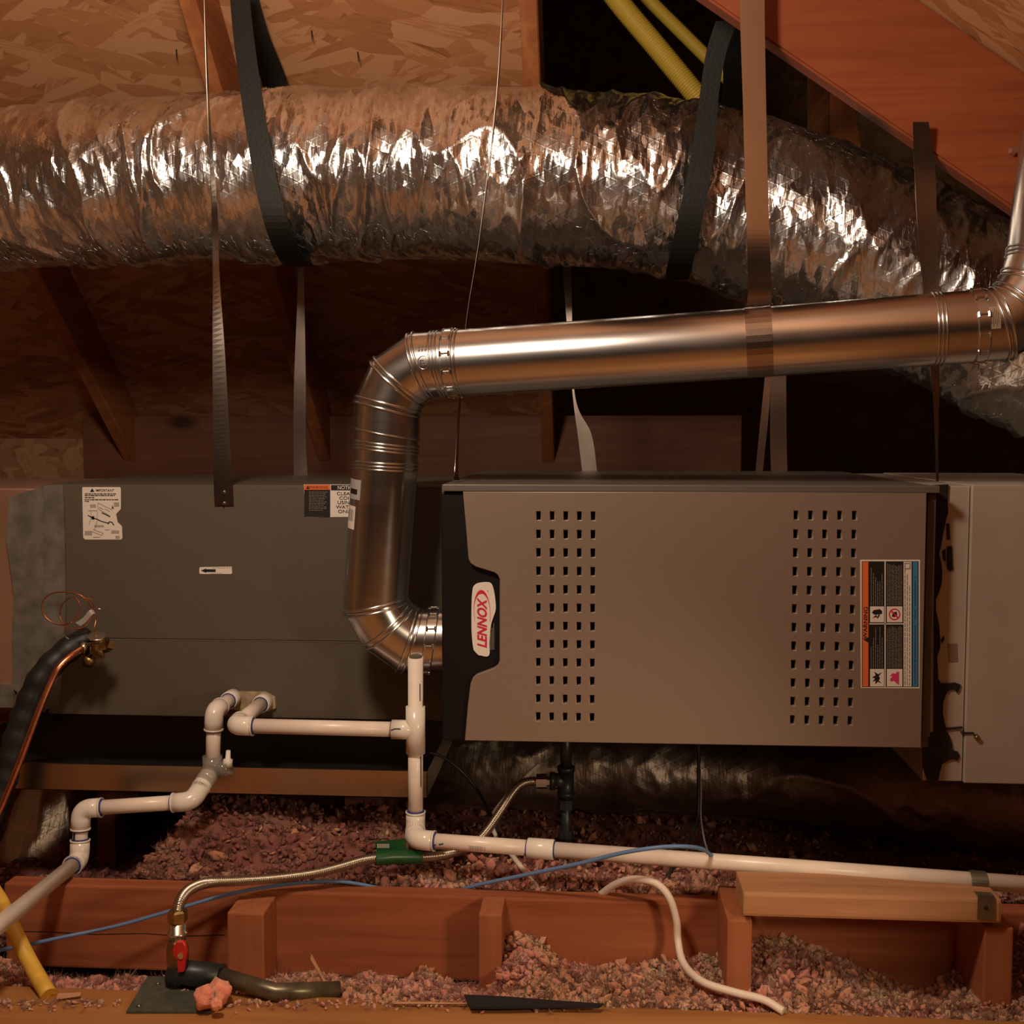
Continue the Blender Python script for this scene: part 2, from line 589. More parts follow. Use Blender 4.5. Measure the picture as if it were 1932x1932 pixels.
def loop_tube(bm, pts, r, seg=8, mat=0):
    n = len(pts)
    c = sum(pts, Vector()) / n
    rings = []
    for i in range(n):
        d = (pts[(i + 1) % n] - pts[i - 1]).normalized()
        u = (pts[i] - c)
        u = (u - d * u.dot(d)).normalized()
        v = d.cross(u)
        rings.append([bm.verts.new(pts[i] + (u * math.cos(2 * math.pi * k / seg) + v * math.sin(2 * math.pi * k / seg)) * r) for k in range(seg)])
    for i in range(n):
        a, b = rings[i], rings[(i + 1) % n]
        for k in range(seg):
            f = bm.faces.new((a[k], a[(k + 1) % seg], b[(k + 1) % seg], b[k]))
            f.smooth = True
            f.material_index = mat


def ring_pts(c, d, r, n=40):
    d = Vector(d).normalized()
    up = Vector((0, 1, 0)) if abs(d.y) < 0.9 else Vector((1, 0, 0))
    u = (up - d * up.dot(d)).normalized()
    v = d.cross(u)
    return [Vector(c) + (u * math.cos(2 * math.pi * k / n) + v * math.sin(2 * math.pi * k / n)) * r for k in range(n)]


def ribbon(bm, left, right, thick=0.0015, mat=0):
    """flat band from its two edges, with thickness (away from the camera side)"""
    n = len(left)
    back_l, back_r = [], []
    for i in range(n):
        a = max(0, i - 1)
        b = min(n - 1, i + 1)
        t = ((left[b] + right[b]) - (left[a] + right[a])).normalized()
        w = (right[i] - left[i]).normalized()
        nn = t.cross(w).normalized()
        back_l.append(left[i] + nn * thick)
        back_r.append(right[i] + nn * thick)
    fl = [bm.verts.new(p) for p in left]
    fr = [bm.verts.new(p) for p in right]
    bl = [bm.verts.new(p) for p in back_l]
    br = [bm.verts.new(p) for p in back_r]
    for i in range(n - 1):
        for q in ((fl[i], fr[i], fr[i + 1], fl[i + 1]), (br[i], bl[i], bl[i + 1], br[i + 1]),
                  (bl[i], fl[i], fl[i + 1], bl[i + 1]), (fr[i], br[i], br[i + 1], fr[i + 1])):
            f = bm.faces.new(q)
            f.material_index = mat
    bm.faces.new((fl[0], bl[0], br[0], fr[0]))
    bm.faces.new((fl[-1], fr[-1], br[-1], bl[-1]))
    bmesh.ops.recalc_face_normals(bm, faces=bm.faces)


def px_ribbon(name, edges, mat, parent=None, thick=0.001, n=6):
    """edges: (x_left, x_right, y, Y) or (x_left,x_right,y,Yleft,Yright)"""
    L = catmull([W(e[0], e[2], e[3]) for e in edges], n)
    Rr = catmull([W(e[1], e[2], e[4] if len(e) > 4 else e[3]) for e in edges], n)
    bm = BM()
    ribbon(bm, L, Rr, thick)
    return obj(name, bm, mat, parent)


def rounded(points, rad, n=6):
    """polyline with its corners rounded by arcs"""
    P = [Vector(p) for p in points]
    out = [P[0]]
    for i in range(1, len(P) - 1):
        a = (P[i - 1] - P[i])
        b = (P[i + 1] - P[i])
        t = min(rad, a.length * 0.49, b.length * 0.49)
        s, e = P[i] + a.normalized() * t, P[i] + b.normalized() * t
        for k in range(n + 1):
            q = k / n
            out.append(s.lerp(P[i], q).lerp(P[i].lerp(e, q), q))
    out.append(P[-1])
    return out


def plate_mesh(outline, holes, y_front, thick, bevel=0.0):
    """flat sheet in the XZ plane with punched holes; returns a bmesh"""
    cu = bpy.data.curves.new('plate', 'CURVE')
    cu.dimensions = '2D'
    cu.fill_mode = 'BOTH'
    cu.extrude = thick / 2
    cu.bevel_depth = bevel
    cu.bevel_resolution = 1
    for pts in [outline] + list(holes):
        s = cu.splines.new('POLY')
        s.points.add(len(pts) - 1)
        for q, p in zip(s.points, pts):
            q.co = (p[0], p[1], 0, 1)
        s.use_cyclic_u = True
    tmp = bpy.data.objects.new('plate', cu)
    COL.objects.link(tmp)
    dg = bpy.context.evaluated_depsgraph_get()
    me = bpy.data.meshes.new_from_object(tmp.evaluated_get(dg))
    bm = BM()
    bm.from_mesh(me)
    for v in bm.verts:
        x, y, z = v.co
        v.co = Vector((x, y_front + thick / 2 + bevel - z, y))
    COL.objects.unlink(tmp)
    bpy.data.objects.remove(tmp)
    bpy.data.meshes.remove(me)
    bpy.data.curves.remove(cu)
    bmesh.ops.recalc_face_normals(bm, faces=bm.faces)
    return bm


def XZ(px, py, Y):
    p = W(px, py, Y)
    return (p.x, p.z)


class Flat:
    """flat print: coloured shapes on a sticker's own plane, given where the photograph shows them"""
    def __init__(self, Y):
        self.Y = Y
        self.bm = BM()
        self.mats = []
        self.k = 0

    def mi(self, m):
        if m not in self.mats:
            self.mats.append(m)
        return self.mats.index(m)

    def poly(self, pts, m, lift=0):
        y = self.Y - 0.0003 * lift
        f = self.bm.faces.new([self.bm.verts.new(Vector((W(x, yy, self.Y).x, y, W(x, yy, self.Y).z))) for x, yy in pts])
        f.material_index = self.mi(m)

    def rect(self, x0, y0, x1, y1, m, lift=0):
        self.poly([(x0, y0), (x0, y1), (x1, y1), (x1, y0)], m, lift)

    def text(self, s, px, py, h, m, lift=2, rot=0.0, wide=1.0, shear=0.0, bold=0.0):
        cu = bpy.data.curves.new('lettering', 'FONT')
        cu.body = s
        cu.align_x = 'CENTER'
        cu.align_y = 'CENTER'
        cu.size = 1.0
        cu.shear = shear
        cu.offset = bold
        tmp = bpy.data.objects.new('lettering', cu)
        COL.objects.link(tmp)
        dg = bpy.context.evaluated_depsgraph_get()
        me = bpy.data.meshes.new_from_object(tmp.evaluated_get(dg))
        c = W(px, py, self.Y)
        sc = h / 0.72 * (W(px, py + 100, self.Y) - c).length / 100
        ca, sa = math.cos(rot), math.sin(rot)
        vs = []
        for v in me.vertices:
            x, z = v.co.x * sc * wide, v.co.y * sc
            vs.append(self.bm.verts.new((c.x + x * ca - z * sa, self.Y - 0.0003 * lift, c.z + x * sa + z * ca)))
        k = self.mi(m)
        for p in me.polygons:
            try:
                f = self.bm.faces.new([vs[i] for i in p.vertices])
                f.material_index = k
            except ValueError:
                pass
        COL.objects.unlink(tmp)
        bpy.data.objects.remove(tmp)
        bpy.data.meshes.remove(me)
        bpy.data.curves.remove(cu)

    def build(self, name, parent):
        bm = self.bm
        bm.normal_update()
        for f in bm.faces:
            if f.normal.y > 0:
                f.normal_flip()
        return obj(name, bm, [M[m] for m in self.mats], parent)


# ================================================================== THE SETTING
RTAN = 0.84


def roof_z(Y):
    return 1.05 + RTAN * (1.6 - Y)


bm = BM()
box(bm, (-3.2, -4.0, -0.05), (4.0, 4.6, 0.0))
struct(obj('floor', bm, M['drywall']))
bm = BM()
prof = [(1.75, roof_z(1.75)), (-1.0, roof_z(-1.0)), (-1.0, roof_z(-1.0) + 0.02), (1.75, roof_z(1.75) + 0.02)]
prism(bm, [Vector((-3.2, y, z)) for y, z in prof], [Vector((-0.112, y, z)) for y, z in prof])
struct(obj('ceiling', bm, M['osb'], origin=(-1.6, 0.4, roof_z(0.4))))
bm = BM()
zr = roof_z(-1.0)
prof = [(-1.0, zr), (-4.0, zr - 2.4), (-4.0, zr - 2.38), (-1.0, zr + 0.02)]
prism(bm, [Vector((-3.2, y, z)) for y, z in prof], [Vector((4.0, y, z)) for y, z in prof])
struct(obj('ceiling_front', bm, M['osb_front'], origin=(0, -2.5, 2.0)))
bm = BM()
box(bm, (-3.2, 1.62, 0.0), (-0.1, 1.7, 0.98))
struct(obj('wall_back', bm, M['osb_far']))
bm = BM()
box(bm, (-3.25, -4.0, 0.0), (-3.2, 4.6, 3.8))
struct(obj('wall_left', bm, M['osb_far']))
bm = BM()
box(bm, (4.0, -4.0, 0.0), (4.05, 4.6, 3.8))
struct(obj('wall_right', bm, M['osb_far']))
bm = BM()
box(bm, (-3.2, 4.6, 0.0), (4.0, 4.65, 3.8))
struct(obj('wall_far', bm, M['osb_far']))
bm = BM()
box(bm, (-3.2, -1.0, 3.75), (4.0, 4.6, 3.8))
struct(obj('ceiling_far', bm, M['osb_far']))


def rafter(x, y0, y1, label, width=0.038, depth=0.14):
    c = math.sqrt(1 + RTAN * RTAN)
    bm = BM()
    dz = depth * c
    prof = [(y0, roof_z(y0)), (y1, roof_z(y1)), (y1, roof_z(y1) - dz), (y0, roof_z(y0) - dz)]
    prism(bm, [Vector((x - width / 2, y, z - 0.001)) for y, z in prof], [Vector((x + width / 2, y, z - 0.001)) for y, z in prof])
    bmesh.ops.bevel(bm, geom=list(bm.edges), offset=0.003, segments=1, affect='EDGES')
    o = obj('rafter', bm, M['rafter'], origin=(x, (y0 + y1) / 2, roof_z((y0 + y1) / 2)))
    return tag(o, label, 'rafter', 'rafters under the roof boards')


rafter(-1.46, 1.6, -0.95, 'orange rafter at the left edge, glimpsed below the foil duct')
rafter(-0.835, 1.6, -0.95, 'orange rafter the left black duct strap hangs from, above the foil duct')
rafter(-0.133, 1.6, -0.95, 'orange rafter along the lit roof boards where the dark gap begins')

# nails poking through the roof boards
for x, y, lb in ((675, 100, 'dark nail tip poking through the roof boards midway between the orange rafters'), (333, 95, 'dark nail tip poking through the roof boards left of the thin hanger strap'),
                 (588, 60, 'dark nail tip poking through the roof boards beside the left black strap')):
    d = ray(x, y)
    t = (roof_z(0) - CAM_LOC.z + RTAN * -CAM_LOC.y) / (d.z + RTAN * d.y)
    p = CAM_LOC + d * t
    bm = BM()
    tube(bm, [p + Vector((0, 0, 0.004)), p + Vector((0.004, -0.012, -0.024))], [0.0018, 0.0009], 6)
    tag(obj('roofing_nail', bm, M['black_iron']), lb, 'nail', 'roofing nails through the roof boards')

# horizontal board at the foot of the roof
bm = BM()
a, b = W(155, 785, 1.55), W(1400, 785, 1.55)
box(bm, (a.x, 1.55, W(600, 905, 1.55).z), (b.x, 1.59, a.z), 0.003)
tag(obj('ledger_board', bm, M['ledger']), 'dark reddish board lying level behind the furnace at the foot of the roof', 'board')

# big sloping rafter top right with roof boards above it
lo0, lo1 = W(1338, 0, 0.02), W(1932, 408, 0.02)
dv = (lo1 - lo0).normalized()
nv = Vector((-dv.z, 0, dv.x)).normalized()
if nv.z < 0:
    nv = -nv
A0, A1 = lo0 - dv * 0.25, lo1 + dv * 1.2
H = 0.19
bm = BM()
sec = [A0, A1, A1 + nv * H, A0 + nv * H]
prism(bm, [Vector((p.x, 0.02, p.z)) for p in sec], [Vector((p.x, 0.06, p.z)) for p in sec])
bmesh.ops.bevel(bm, geom=list(bm.edges), offset=0.004, segments=2, affect='EDGES')
ob = obj('rafter', bm, M['hip'], origin=(0.6, 0.04, 1.6))
tag(ob, 'wide red brown rafter sloping down at upper right with a gusset bolt', 'rafter')
p = W(1912, 285, 0.018)
bm = BM()
tube(bm, [p, p + Vector((0, -0.008, 0))], [0.009, 0.006], 6)
obj('bolt', bm, M['steel'], ob)
bm = BM()
q0, q1 = A0 + nv * (H + 0.002), A1 + nv * (H + 0.002)
prism(bm, [Vector((q0.x, 0.3, q0.z)), Vector((q1.x, 0.3, q1.z)), Vector((q1.x, 0.3, q1.z)) + nv * 0.015, Vector((q0.x, 0.3, q0.z)) + nv * 0.015],
      [Vector((q0.x, -3.0, q0.z)), Vector((q1.x, -3.0, q1.z)), Vector((q1.x, -3.0, q1.z)) + nv * 0.015, Vector((q0.x, -3.0, q0.z)) + nv * 0.015])
struct(obj('ceiling_right', bm, M['osb'], origin=(0.7, -0.5, 1.7)))
# short rafter tail seen behind the duct
bm = BM()
px_slab(bm, [(1566, -1400), (1612, -1400), (1612, 200), (1632, 330), (1566, 300)], 1.0, 1.3)
tag(obj('rafter', bm, M['rafter']), 'short lit stub of a rafter behind the foil duct, under the wide rafter', 'rafter')

# walkway of chipboard in front
WZT = 0.128
ya = WZ(966, 1893, WZT).y
bm = BM()
box(bm, (-1.9, -3.2, WZT - 0.018), (1.9, ya, WZT), 0.002)
tag(obj('walkway_board', bm, M['ply']), 'chipboard walkway sheet along the bottom edge in front of the insulation', 'board')
bm = BM()
box(bm, (-1.9, ya - 0.06, 0.0), (1.9, ya - 0.022, WZT - 0.0185))
tag(obj('walkway_joist', bm, M['beam']), 'timber joist beneath the rear edge of the chipboard walkway', 'joist')

# ================================================================== BEAM AND FRAME
BY = -0.1
zt, zb = W(600, 1684, BY).z, W(600, 1842, BY).z
x0, x1 = W(8, 1700, BY).x, W(2050, 1700, BY).x
bm = BM()
box(bm, (x0, BY, zb), (x1, BY + 0.038, zt), 0.004)
beam = obj('joist_beam', bm, M['beam'], origin=(-0.3, BY, zb))
bm = BM()
crk = [W(x, y, BY - 0.0006) for x, y in ((10, 1757), (90, 1758), (180, 1763), (270, 1761), (340, 1766), (425, 1764))]
ribbon(bm, [p + Vector((0, 0, 0.0006)) for p in crk], [p - Vector((0, 0, 0.0007)) for p in crk], 0.0005)
obj('split', bm, M['dark'], beam)
tag(beam, 'long reddish timber joist on edge running across in front of the pink insulation', 'joist')


def block(pts_px, Yf, Yb, name, label, cat='block', mat='stud', bev=0.003, grp=None):
    (xa, ya_), (xb, yb_) = pts_px
    a, b = W(xa, ya_, Yf), W(xb, yb_, Yf)
    bm = BM()
    box(bm, (a.x, Yf, b.z), (b.x, Yb, a.z), bev)
    return tag(obj(name, bm, M[mat]), label, cat, grp)


block(((428, 1722), (500, 1905)), -0.175, BY, 'wood_block', 'upright wood block on the joist beside the red valve')
block(((903, 1725), (947, 1905)), -0.175, BY, 'wood_block', 'upright wood block at the middle of the joist, above the tar paper strip')
block(((1372, 1735), (1417, 1905)), -0.235, BY - 0.001, 'wood_block', 'upright wood leg under the left end of the pale timber rail')
block(((1858, 1750), (1908, 1910)), -0.235, BY - 0.001, 'wood_block', 'upright wood leg under the right end of the pale timber rail')
a, b = W(1402, 1684, -0.245), W(1890, 1746, -0.245)
bm = BM()
box(bm, (a.x, -0.245, b.z + 0.002), (b.x, -0.155, a.z), 0.005)
tag(obj('timber_rail', bm, M['pale']), 'pale timber rail with a knot, lying on two legs under the white drain pipe', 'rail')
RAIL_Z = a.z

# ================================================================== FURNACE
fz1 = W(1300, 915, 0).z
fz0 = W(1300, 1402, 0).z
fx0, fx1 = W(834, 1100, 0).x, W(1763, 1000, 0).x
fur = thing('furnace', 'taupe and black horizontal gas furnace hung in the middle of the attic', 'furnace', ((fx0 + fx1) / 2, 0.35, fz0))
bm = BM()
box(bm, (fx0, 0.0, fz0), (fx1, 0.72, fz1), 0.003)
obj('cabinet', bm, M['cabinet'], fur)
bm = BM()
t0 = W(872, 928, 0)
box(bm, (fx0 + 0.004, -0.022, t0.z + 0.002), (fx1 + 0.001, 0.002, fz1 + 0.001), 0.002)
obj('top_rail', bm, M['cabinet'], fur)
bm = BM()
r0 = W(1748, 930, 0)
box(bm, (r0.x + 0.001, -0.006, fz0 + 0.02), (fx1, 0.002, t0.z), 0.001)
obj('side_rail', bm, M['cabinet'], fur)
bm = BM()
v0, v1 = W(838, 925, 0), W(960, 1398, 0)
box(bm, (fx0 + 0.001, -0.014, fz0 + 0.001), (v1.x, 0.001, t0.z), 0.003)
obj('black_end_trim', bm, M['black'], fur)
DY = -0.026
ol = [(875, 929), (1747, 931), (1737, 1410), (878, 1396), (884, 1330), (889, 1290), (893, 1280), (900, 1274), (932, 1262), (940, 1256), (944, 1246),
      (944, 1092), (940, 1084), (934, 1079), (898, 1068), (889, 1062), (885, 1054), (880, 990)]
outline = [XZ(x, y, DY) for x, y in ol]
xs, zs = None, None
holes = []
hw, hh = 0.0048, 0.0086


def grid(xa, ya, xb, yb, nc, nr):
    a, b = XZ(xa, ya, DY), XZ(xb, yb, DY)
    for i in range(nc):
        for j in range(nr):
            x = a[0] + (b[0] - a[0]) * i / (nc - 1)
            z = a[1] + (b[1] - a[1]) * j / (nr - 1)
            c = 0.001
            holes.append([(x - hw, z - hh), (x + hw, z - hh), (x + hw, z + hh), (x - hw, z + hh)])


grid(1016, 973, 1117, 1354, 5, 12)
grid(1502, 972, 1604, 1360, 5, 12)
bm = plate_mesh(outline, holes, DY, 0.016, 0.0012)
door = obj('door', bm, M['panel'], fur)
for xa, xb in ((1000, 1135), (1485, 1622)):
    bm = BM()
    a, b = W(xa, 950, -0.009), W(xb, 1378, -0.009)
    box(bm, (a.x, -0.0075, b.z), (b.x, -0.0025, a.z))
    obj('grille_backing', bm, M['dark'], door)

# badge
BYY = -0.0165
bpts = [(905, 1100), (896, 1104), (892, 1112), (890, 1140), (890, 1190), (893, 1222), (897, 1230), (903, 1236), (922, 1237), (923, 1212), (926, 1180), (930, 1166),
        (935, 1150), (934, 1130), (931, 1112), (927, 1102), (920, 1099)]
cl_ = [Vector((x, y, 0)) for x, y in bpts]
sm_ = catmull(cl_[7:] + cl_[:8], 4)[:-1]
bm = plate_mesh([XZ(v.x, v.y, BYY) for v in sm_], [], BYY, 0.002, 0.0004)
badge = obj('badge', bm, M['paper'], fur)
fl = Flat(BYY - 0.0004)
fl.text('LENNOX', 910.5, 1178, 17.5, 'red', 1, R(90), 0.9, 0.3, 0.03)
# swoosh: an open oval, thick at the top
outer, inner = [], []
for k in range(40):
    t = R(-190 + 0) * 0
    a_ = math.pi + (k / 39) * math.pi * 1.0
outer = []
inner = []
for k in range(41):
    a_ = R(200) - R(220) * k / 40
    cxo, cyo = 909.5, 1152
    sy = 39 if math.sin(a_) > 0 else 60
    ox, oy = cxo + 15.5 * math.cos(a_), cyo - sy * math.sin(a_)
    wdt = 1.0 + 6.0 * max(0, math.sin(a_)) ** 2.2
    ix, iy = cxo + (15.5 - min(2.6, wdt * 0.6)) * math.cos(a_) + 0, cyo - (sy - wdt) * math.sin(a_)
    outer.append((ox + 0.04 * (oy - cyo), oy))
    inner.append((ix + 0.04 * (iy - cyo), iy))
for k in range(40):
    fl.poly([outer[k], outer[k + 1], inner[k + 1], inner[k]], 'red', 1)
fl.rect(919.5, 1114, 921, 1116, 'red', 1)
fl.build('lettering', badge)
fl = Flat(-0.0150)
for k in range(3):
    fl.rect(925 + 3 * k, 1176 + 14 * (2 - k) * 0.6, 926 + 3 * k, 1226, 'grey_print', 0)
fl.build('small_print', fur)

# large warning label at right
LY = DY - 0.0006
bm = plate_mesh([XZ(x, y, LY) for x, y in ((1623, 1056), (1736, 1056), (1735, 1299), (1624, 1298))], [], LY, 0.0004)
wl = obj('warning_label', bm, M['paper'], fur)
wl['label'] = 'orange black and blue warning label with pictograms'
fl = Flat(LY - 0.0003)
L0, L1, T, Bt = 1626, 1733, 1059, 1296


def lx(u):
    return L0 + (L1 - L0) * u


fl.rect(L0, T, L1, Bt, 'ink', 0)
fl.rect(lx(0.012), T + 1, lx(0.115), Bt - 1, 'orange', 1)
fl.rect(lx(0.895), T + 1, lx(0.985), Bt - 1, 'blue', 1)
fl.rect(lx(0.735), T + 1, lx(0.875), Bt - 1, 'paper', 1)
fl.rect(lx(0.40), T, lx(0.42), Bt, 'paper', 1)
fl.rect(lx(0.13), 1176, lx(0.735), 1178, 'paper', 1)
for (ua, ub) in ((0.145, 0.39), (0.44, 0.715)):
    fl.rect(lx(ua), 1144, lx(ub), 1174, 'paper', 1)
    fl.rect(lx(ua), 1262, lx(ub), 1295, 'paper', 1)
rnd = random.Random(3)
for (ua, ub, nl) in ((0.15, 0.38, 6), (0.44, 0.715, 10)):
    for (ya_, yb_) in ((1062, 1142), (1181, 1260)):
        for k in range(nl):
            u = ua + (ub - ua) * (k + 0.3) / nl
            yy = yb_
            top = ya_ + (rnd.random() * 40 if nl == 6 else rnd.random() * 6)
            while yy > top:
                ln = 3 + rnd.random() * 7
                fl.rect(lx(u), max(top, yy - ln), lx(u) + 1.0, yy, 'grey_print', 1)
                yy -= ln + 1.0
for k in range(3):
    u = 0.755 + 0.04 * k
    yy = 1293
    while yy > 1080 + 12 * k:
        ln = 3 + rnd.random() * 8
        fl.rect(lx(u), yy - ln, lx(u) + 1.0, yy, 'ink', 2)
        yy -= ln + 1.6
fl.rect(lx(0.75), 1062, lx(0.86), 1074, 'grey_print', 2)
fl.rect(lx(0.77), 1064, lx(0.84), 1072, 'paper', 3)
for (ya_, yb_) in ((1088, 1090), (1096, 1142), (1150, 1168), (1180, 1290)):
    yy = yb_
    while yy > ya_:
        ln = 2 + rnd.random() * 5
        fl.rect(lx(0.925), max(ya_, yy - ln), lx(0.95), yy, 'ink_blue', 2)
        yy -= ln + 1.5
fl.text('WARNING', lx(0.066), 1175, 7.4, 'ink', 2, R(90), 1.22, 0, 0.012)
fl.poly([(lx(0.025), 1211), (lx(0.112), 1203), (lx(0.112), 1211 + 0)], 'ink', 2) if False else fl.poly([(lx(0.03), 1207), (lx(0.112), 1202), (lx(0.112), 1212)], 'ink', 2)
# pictograms: crossed cable, no-spark sign, burst, flame
fl.poly([(1648, 1151), (1660, 1149), (1664, 1153), (1664, 1158), (1650, 1160), (1645, 1156)], 'ink', 2)
fl.poly([(1646, 1166), (1653, 1160), (1655, 1164), (1658, 1158), (1660, 1160), (1656, 1167), (1653, 1164)], 'ink', 2)
cxx, cyy = lx(0.575), 1159
for k in range(24):
    a1, a2 = 2 * math.pi * k / 24, 2 * math.pi * (k + 1) / 24
    fl.poly([(cxx + 11 * math.cos(a1), cyy + 11 * math.sin(a1)), (cxx + 11 * math.cos(a2), cyy + 11 * math.sin(a2)),
             (cxx + 8.8 * math.cos(a2), cyy + 8.8 * math.sin(a2)), (cxx + 8.8 * math.cos(a1), cyy + 8.8 * math.sin(a1))], 'red', 2)
fl.poly([(cxx - 5, cyy + 4), (cxx - 3, cyy - 4), (cxx + 4, cyy - 5), (cxx + 5, cyy + 2), (cxx, cyy + 5)], 'ink', 2)
fl.poly([(cxx - 8, cyy - 6), (cxx - 6, cyy - 8), (cxx + 8, cyy + 6), (cxx + 6, cyy + 8)], 'red', 3)
bx, by = lx(0.27), 1279
fl.poly([(bx - 10, by - 1), (bx - 3, by - 5), (bx - 6, by - 12), (bx + 2, by - 7), (bx + 9, by - 11), (bx + 3, by - 4), (bx + 5, by), (bx + 3, by + 5), (bx + 9, by + 10),
         (bx + 1, by + 7), (bx - 4, by + 12), (bx - 3, by + 5), (bx - 9, by + 7), (bx - 4, by + 1)], 'ink', 2)
fx, fy = lx(0.58), 1279
fl.poly([(fx + 8, fy + 13), (fx + 8, fy - 12), (fx + 2, fy - 11), (fx + 3, fy - 8), (fx - 4, fy - 9), (fx - 9, fy - 4), (fx - 4, fy - 3), (fx - 9, fy + 2), (fx - 8, fy + 7), (fx - 2, fy + 5), (fx + 2, fy + 9)], 'pink_print', 2)
fl.build('print', wl)

# ================================================================== COIL CABINET
CYF = 0.2
cz1, cz0 = W(400, 915, CYF).z, W(400, 1352, CYF).z
cx0 = W(88, 1250, CYF).x
coil = thing('coil_cabinet', 'dark olive evaporator coil cabinet with paper labels, left of the furnace', 'cabinet', (cx0 + 0.35, 0.45, cz0))
bm = BM()
box(bm, (cx0, CYF, cz0), (fx0 - 0.001, CYF + 0.54, cz1), 0.003)
obj('cabinet', bm, M['coil'], coil)
sz = W(400, 1207, CYF).z
bm = BM()
box(bm, (cx0 + 0.004, CYF - 0.002, sz + 0.0012), (fx0 - 0.003, CYF + 0.001, cz1 - 0.001), 0.0008)
obj('upper_panel', bm, M['coil'], coil)
bm = BM()
box(bm, (cx0 + 0.004, CYF - 0.005, cz0 + 0.001), (fx0 - 0.003, CYF + 0.001, sz), 0.0015)
obj('access_panel', bm, M['coil'], coil)
bm = BM()
box(bm, (cx0 + 0.16, CYF - 0.006, sz - 0.0006), (fx0 - 0.003, CYF - 0.0045, sz + 0.0004))
obj('panel_edge_glint', bm, M['panel'], coil)  # lighter strip painted as the light caught on the panel's top edge
CL = CYF - 0.0028
bm = plate_mesh([XZ(x, y, CL) for x, y in ((156, 919), (226, 919), (228, 922), (228, 960), (219, 970), (222, 985), (230, 993), (231, 1015), (228, 1018), (160, 1018), (157, 1014), (155, 922))], [], CL, 0.0004)
im = obj('instruction_label', bm, M['paper'], coil)
im['label'] = 'cream instruction label headed IMPORTANT with a torn edge'
fl = Flat(CL - 0.0003)
fl.text('IMPORTANT', 198, 925.5, 4.6, 'ink', 1, 0, 1.0, 0, 0.01)
fl.poly([(174, 921), (170, 928), (178, 928)], 'ink', 1)
for i, (yy, x1_) in enumerate(((931, 219), (934, 217), (938, 178), (942, 224), (945, 168))):
    xx = 160
    while xx < x1_:
        w_ = 2 + rnd.random() * 6
        fl.rect(xx, yy, min(x1_, xx + w_), yy + 1.6, 'ink', 1)
        xx += w_ + 1
for (xx, yy, w_, h_) in ((170, 952, 11, 6), (215, 948, 10, 8), (166, 963, 18, 1), (178, 991, 18, 4), (160, 1002, 14, 7), (210, 1001, 15, 6), (176, 1013, 13, 2), (198, 999, 9, 2), (218, 1011, 8, 5)):
    y2 = yy
    while y2 < yy + h_:
        fl.rect(xx, y2, xx + w_, y2 + 1.1, 'grey_print', 1)
        y2 += 2.1


def stroke(fl, pts, w_, m, lift=1):
    for (xa, ya_), (xb, yb_) in zip(pts, pts[1:]):
        dx, dy = xb - xa, yb_ - ya_
        L_ = math.hypot(dx, dy) or 1
        ox, oy = -dy / L_ * w_ / 2, dx / L_ * w_ / 2
        fl.poly([(xa + ox, ya_ + oy), (xa - ox, ya_ - oy), (xb - ox, yb_ - oy), (xb + ox, yb_ + oy)], m, lift)


for pts in ([(185, 949), (185, 960), (206, 972)], [(185, 949), (212, 962)], [(172, 964), (172, 976), (168, 990)], [(184, 965), (183, 985), (178, 1000)], [(187, 957), (195, 961)], [(198, 960), (207, 965)]):
    stroke(fl, pts, 0.9, 'grey_print')
stroke(fl, [(166, 972), (174, 977), (182, 979), (190, 983), (200, 986), (206, 988)], 1.6, 'ink')
stroke(fl, [(192, 967), (200, 971), (208, 975)], 1.8, 'ink')
stroke(fl, [(203, 988), (207, 984), (212, 986), (215, 991)], 1.8, 'ink')
stroke(fl, [(176, 999), (195, 1006), (192, 1010), (174, 1003)], 0.9, 'grey_print')
fl.poly([(173, 974), (178, 974), (178, 980), (173, 980)], 'ink', 1)
fl.poly([(212, 953), (215, 960), (211, 959)], 'ink', 1)
fl.build('print', im)
bm = plate_mesh([XZ(x, y, CL) for x, y in ((378, 1070), (437, 1069), (438, 1081), (436, 1083), (378, 1083), (376, 1081), (376, 1072))], [], CL, 0.0004)
al = obj('arrow_label', bm, M['paper'], coil)
al['label'] = 'small white label with a black arrow'
fl = Flat(CL - 0.0003)
fl.poly([(379, 1076.5), (389, 1072.5), (389, 1080.5)], 'ink', 1)
fl.rect(388, 1074, 407, 1079, 'ink', 1)
for xx in range(392, 432, 5):
    fl.rect(xx + 10, 1071, xx + 13, 1071.8, 'grey_print', 1)
for xx in range(392, 416, 4):
    fl.rect(xx + 5, 1081, xx + 7.5, 1081.9, 'grey_print', 1)
fl.build('print', al)
bm = plate_mesh([XZ(x, y, CL) for x, y in ((573, 914), (694, 914), (694, 975), (576, 976))], [], CL, 0.0004)
nl = obj('notice_label', bm, M['paper'], coil)
nl['label'] = 'black white and orange WARNING and NOTICE label'
fl = Flat(CL - 0.0003)
fl.rect(574, 914.5, 623, 975.5, 'ink', 0)
fl.rect(573.5, 914.5, 623, 924, 'orange', 1)
fl.rect(624.5, 915, 694, 925, 'ink', 1)
fl.text('WARNING', 601, 919.6, 5.2, 'ink', 2, 0, 1.05)
fl.poly([(581, 916), (577.5, 922.5), (584.5, 922.5)], 'ink', 2)
fl.text('NOTICE', 653, 920.3, 7.0, 'paper', 2, 0, 0.92, 0, 0.008)
for i, s in enumerate(('CLEAN', 'COIL', 'USING', 'WATER', 'ONLY')):
    fl.text(s, 652, 931.5 + 8.4 * i, 6.2, 'ink', 2, 0, 1.25, 0, 0.004)
for i in range(12):
    xx = 583
    while xx < 616 - (i % 3) * 3:
        w_ = 2 + rnd.random() * 4
        fl.rect(xx, 928 + 3.1 * i, xx + w_, 928.8 + 3.1 * i, 'grey_print', 1)
        xx += w_ + 1.2
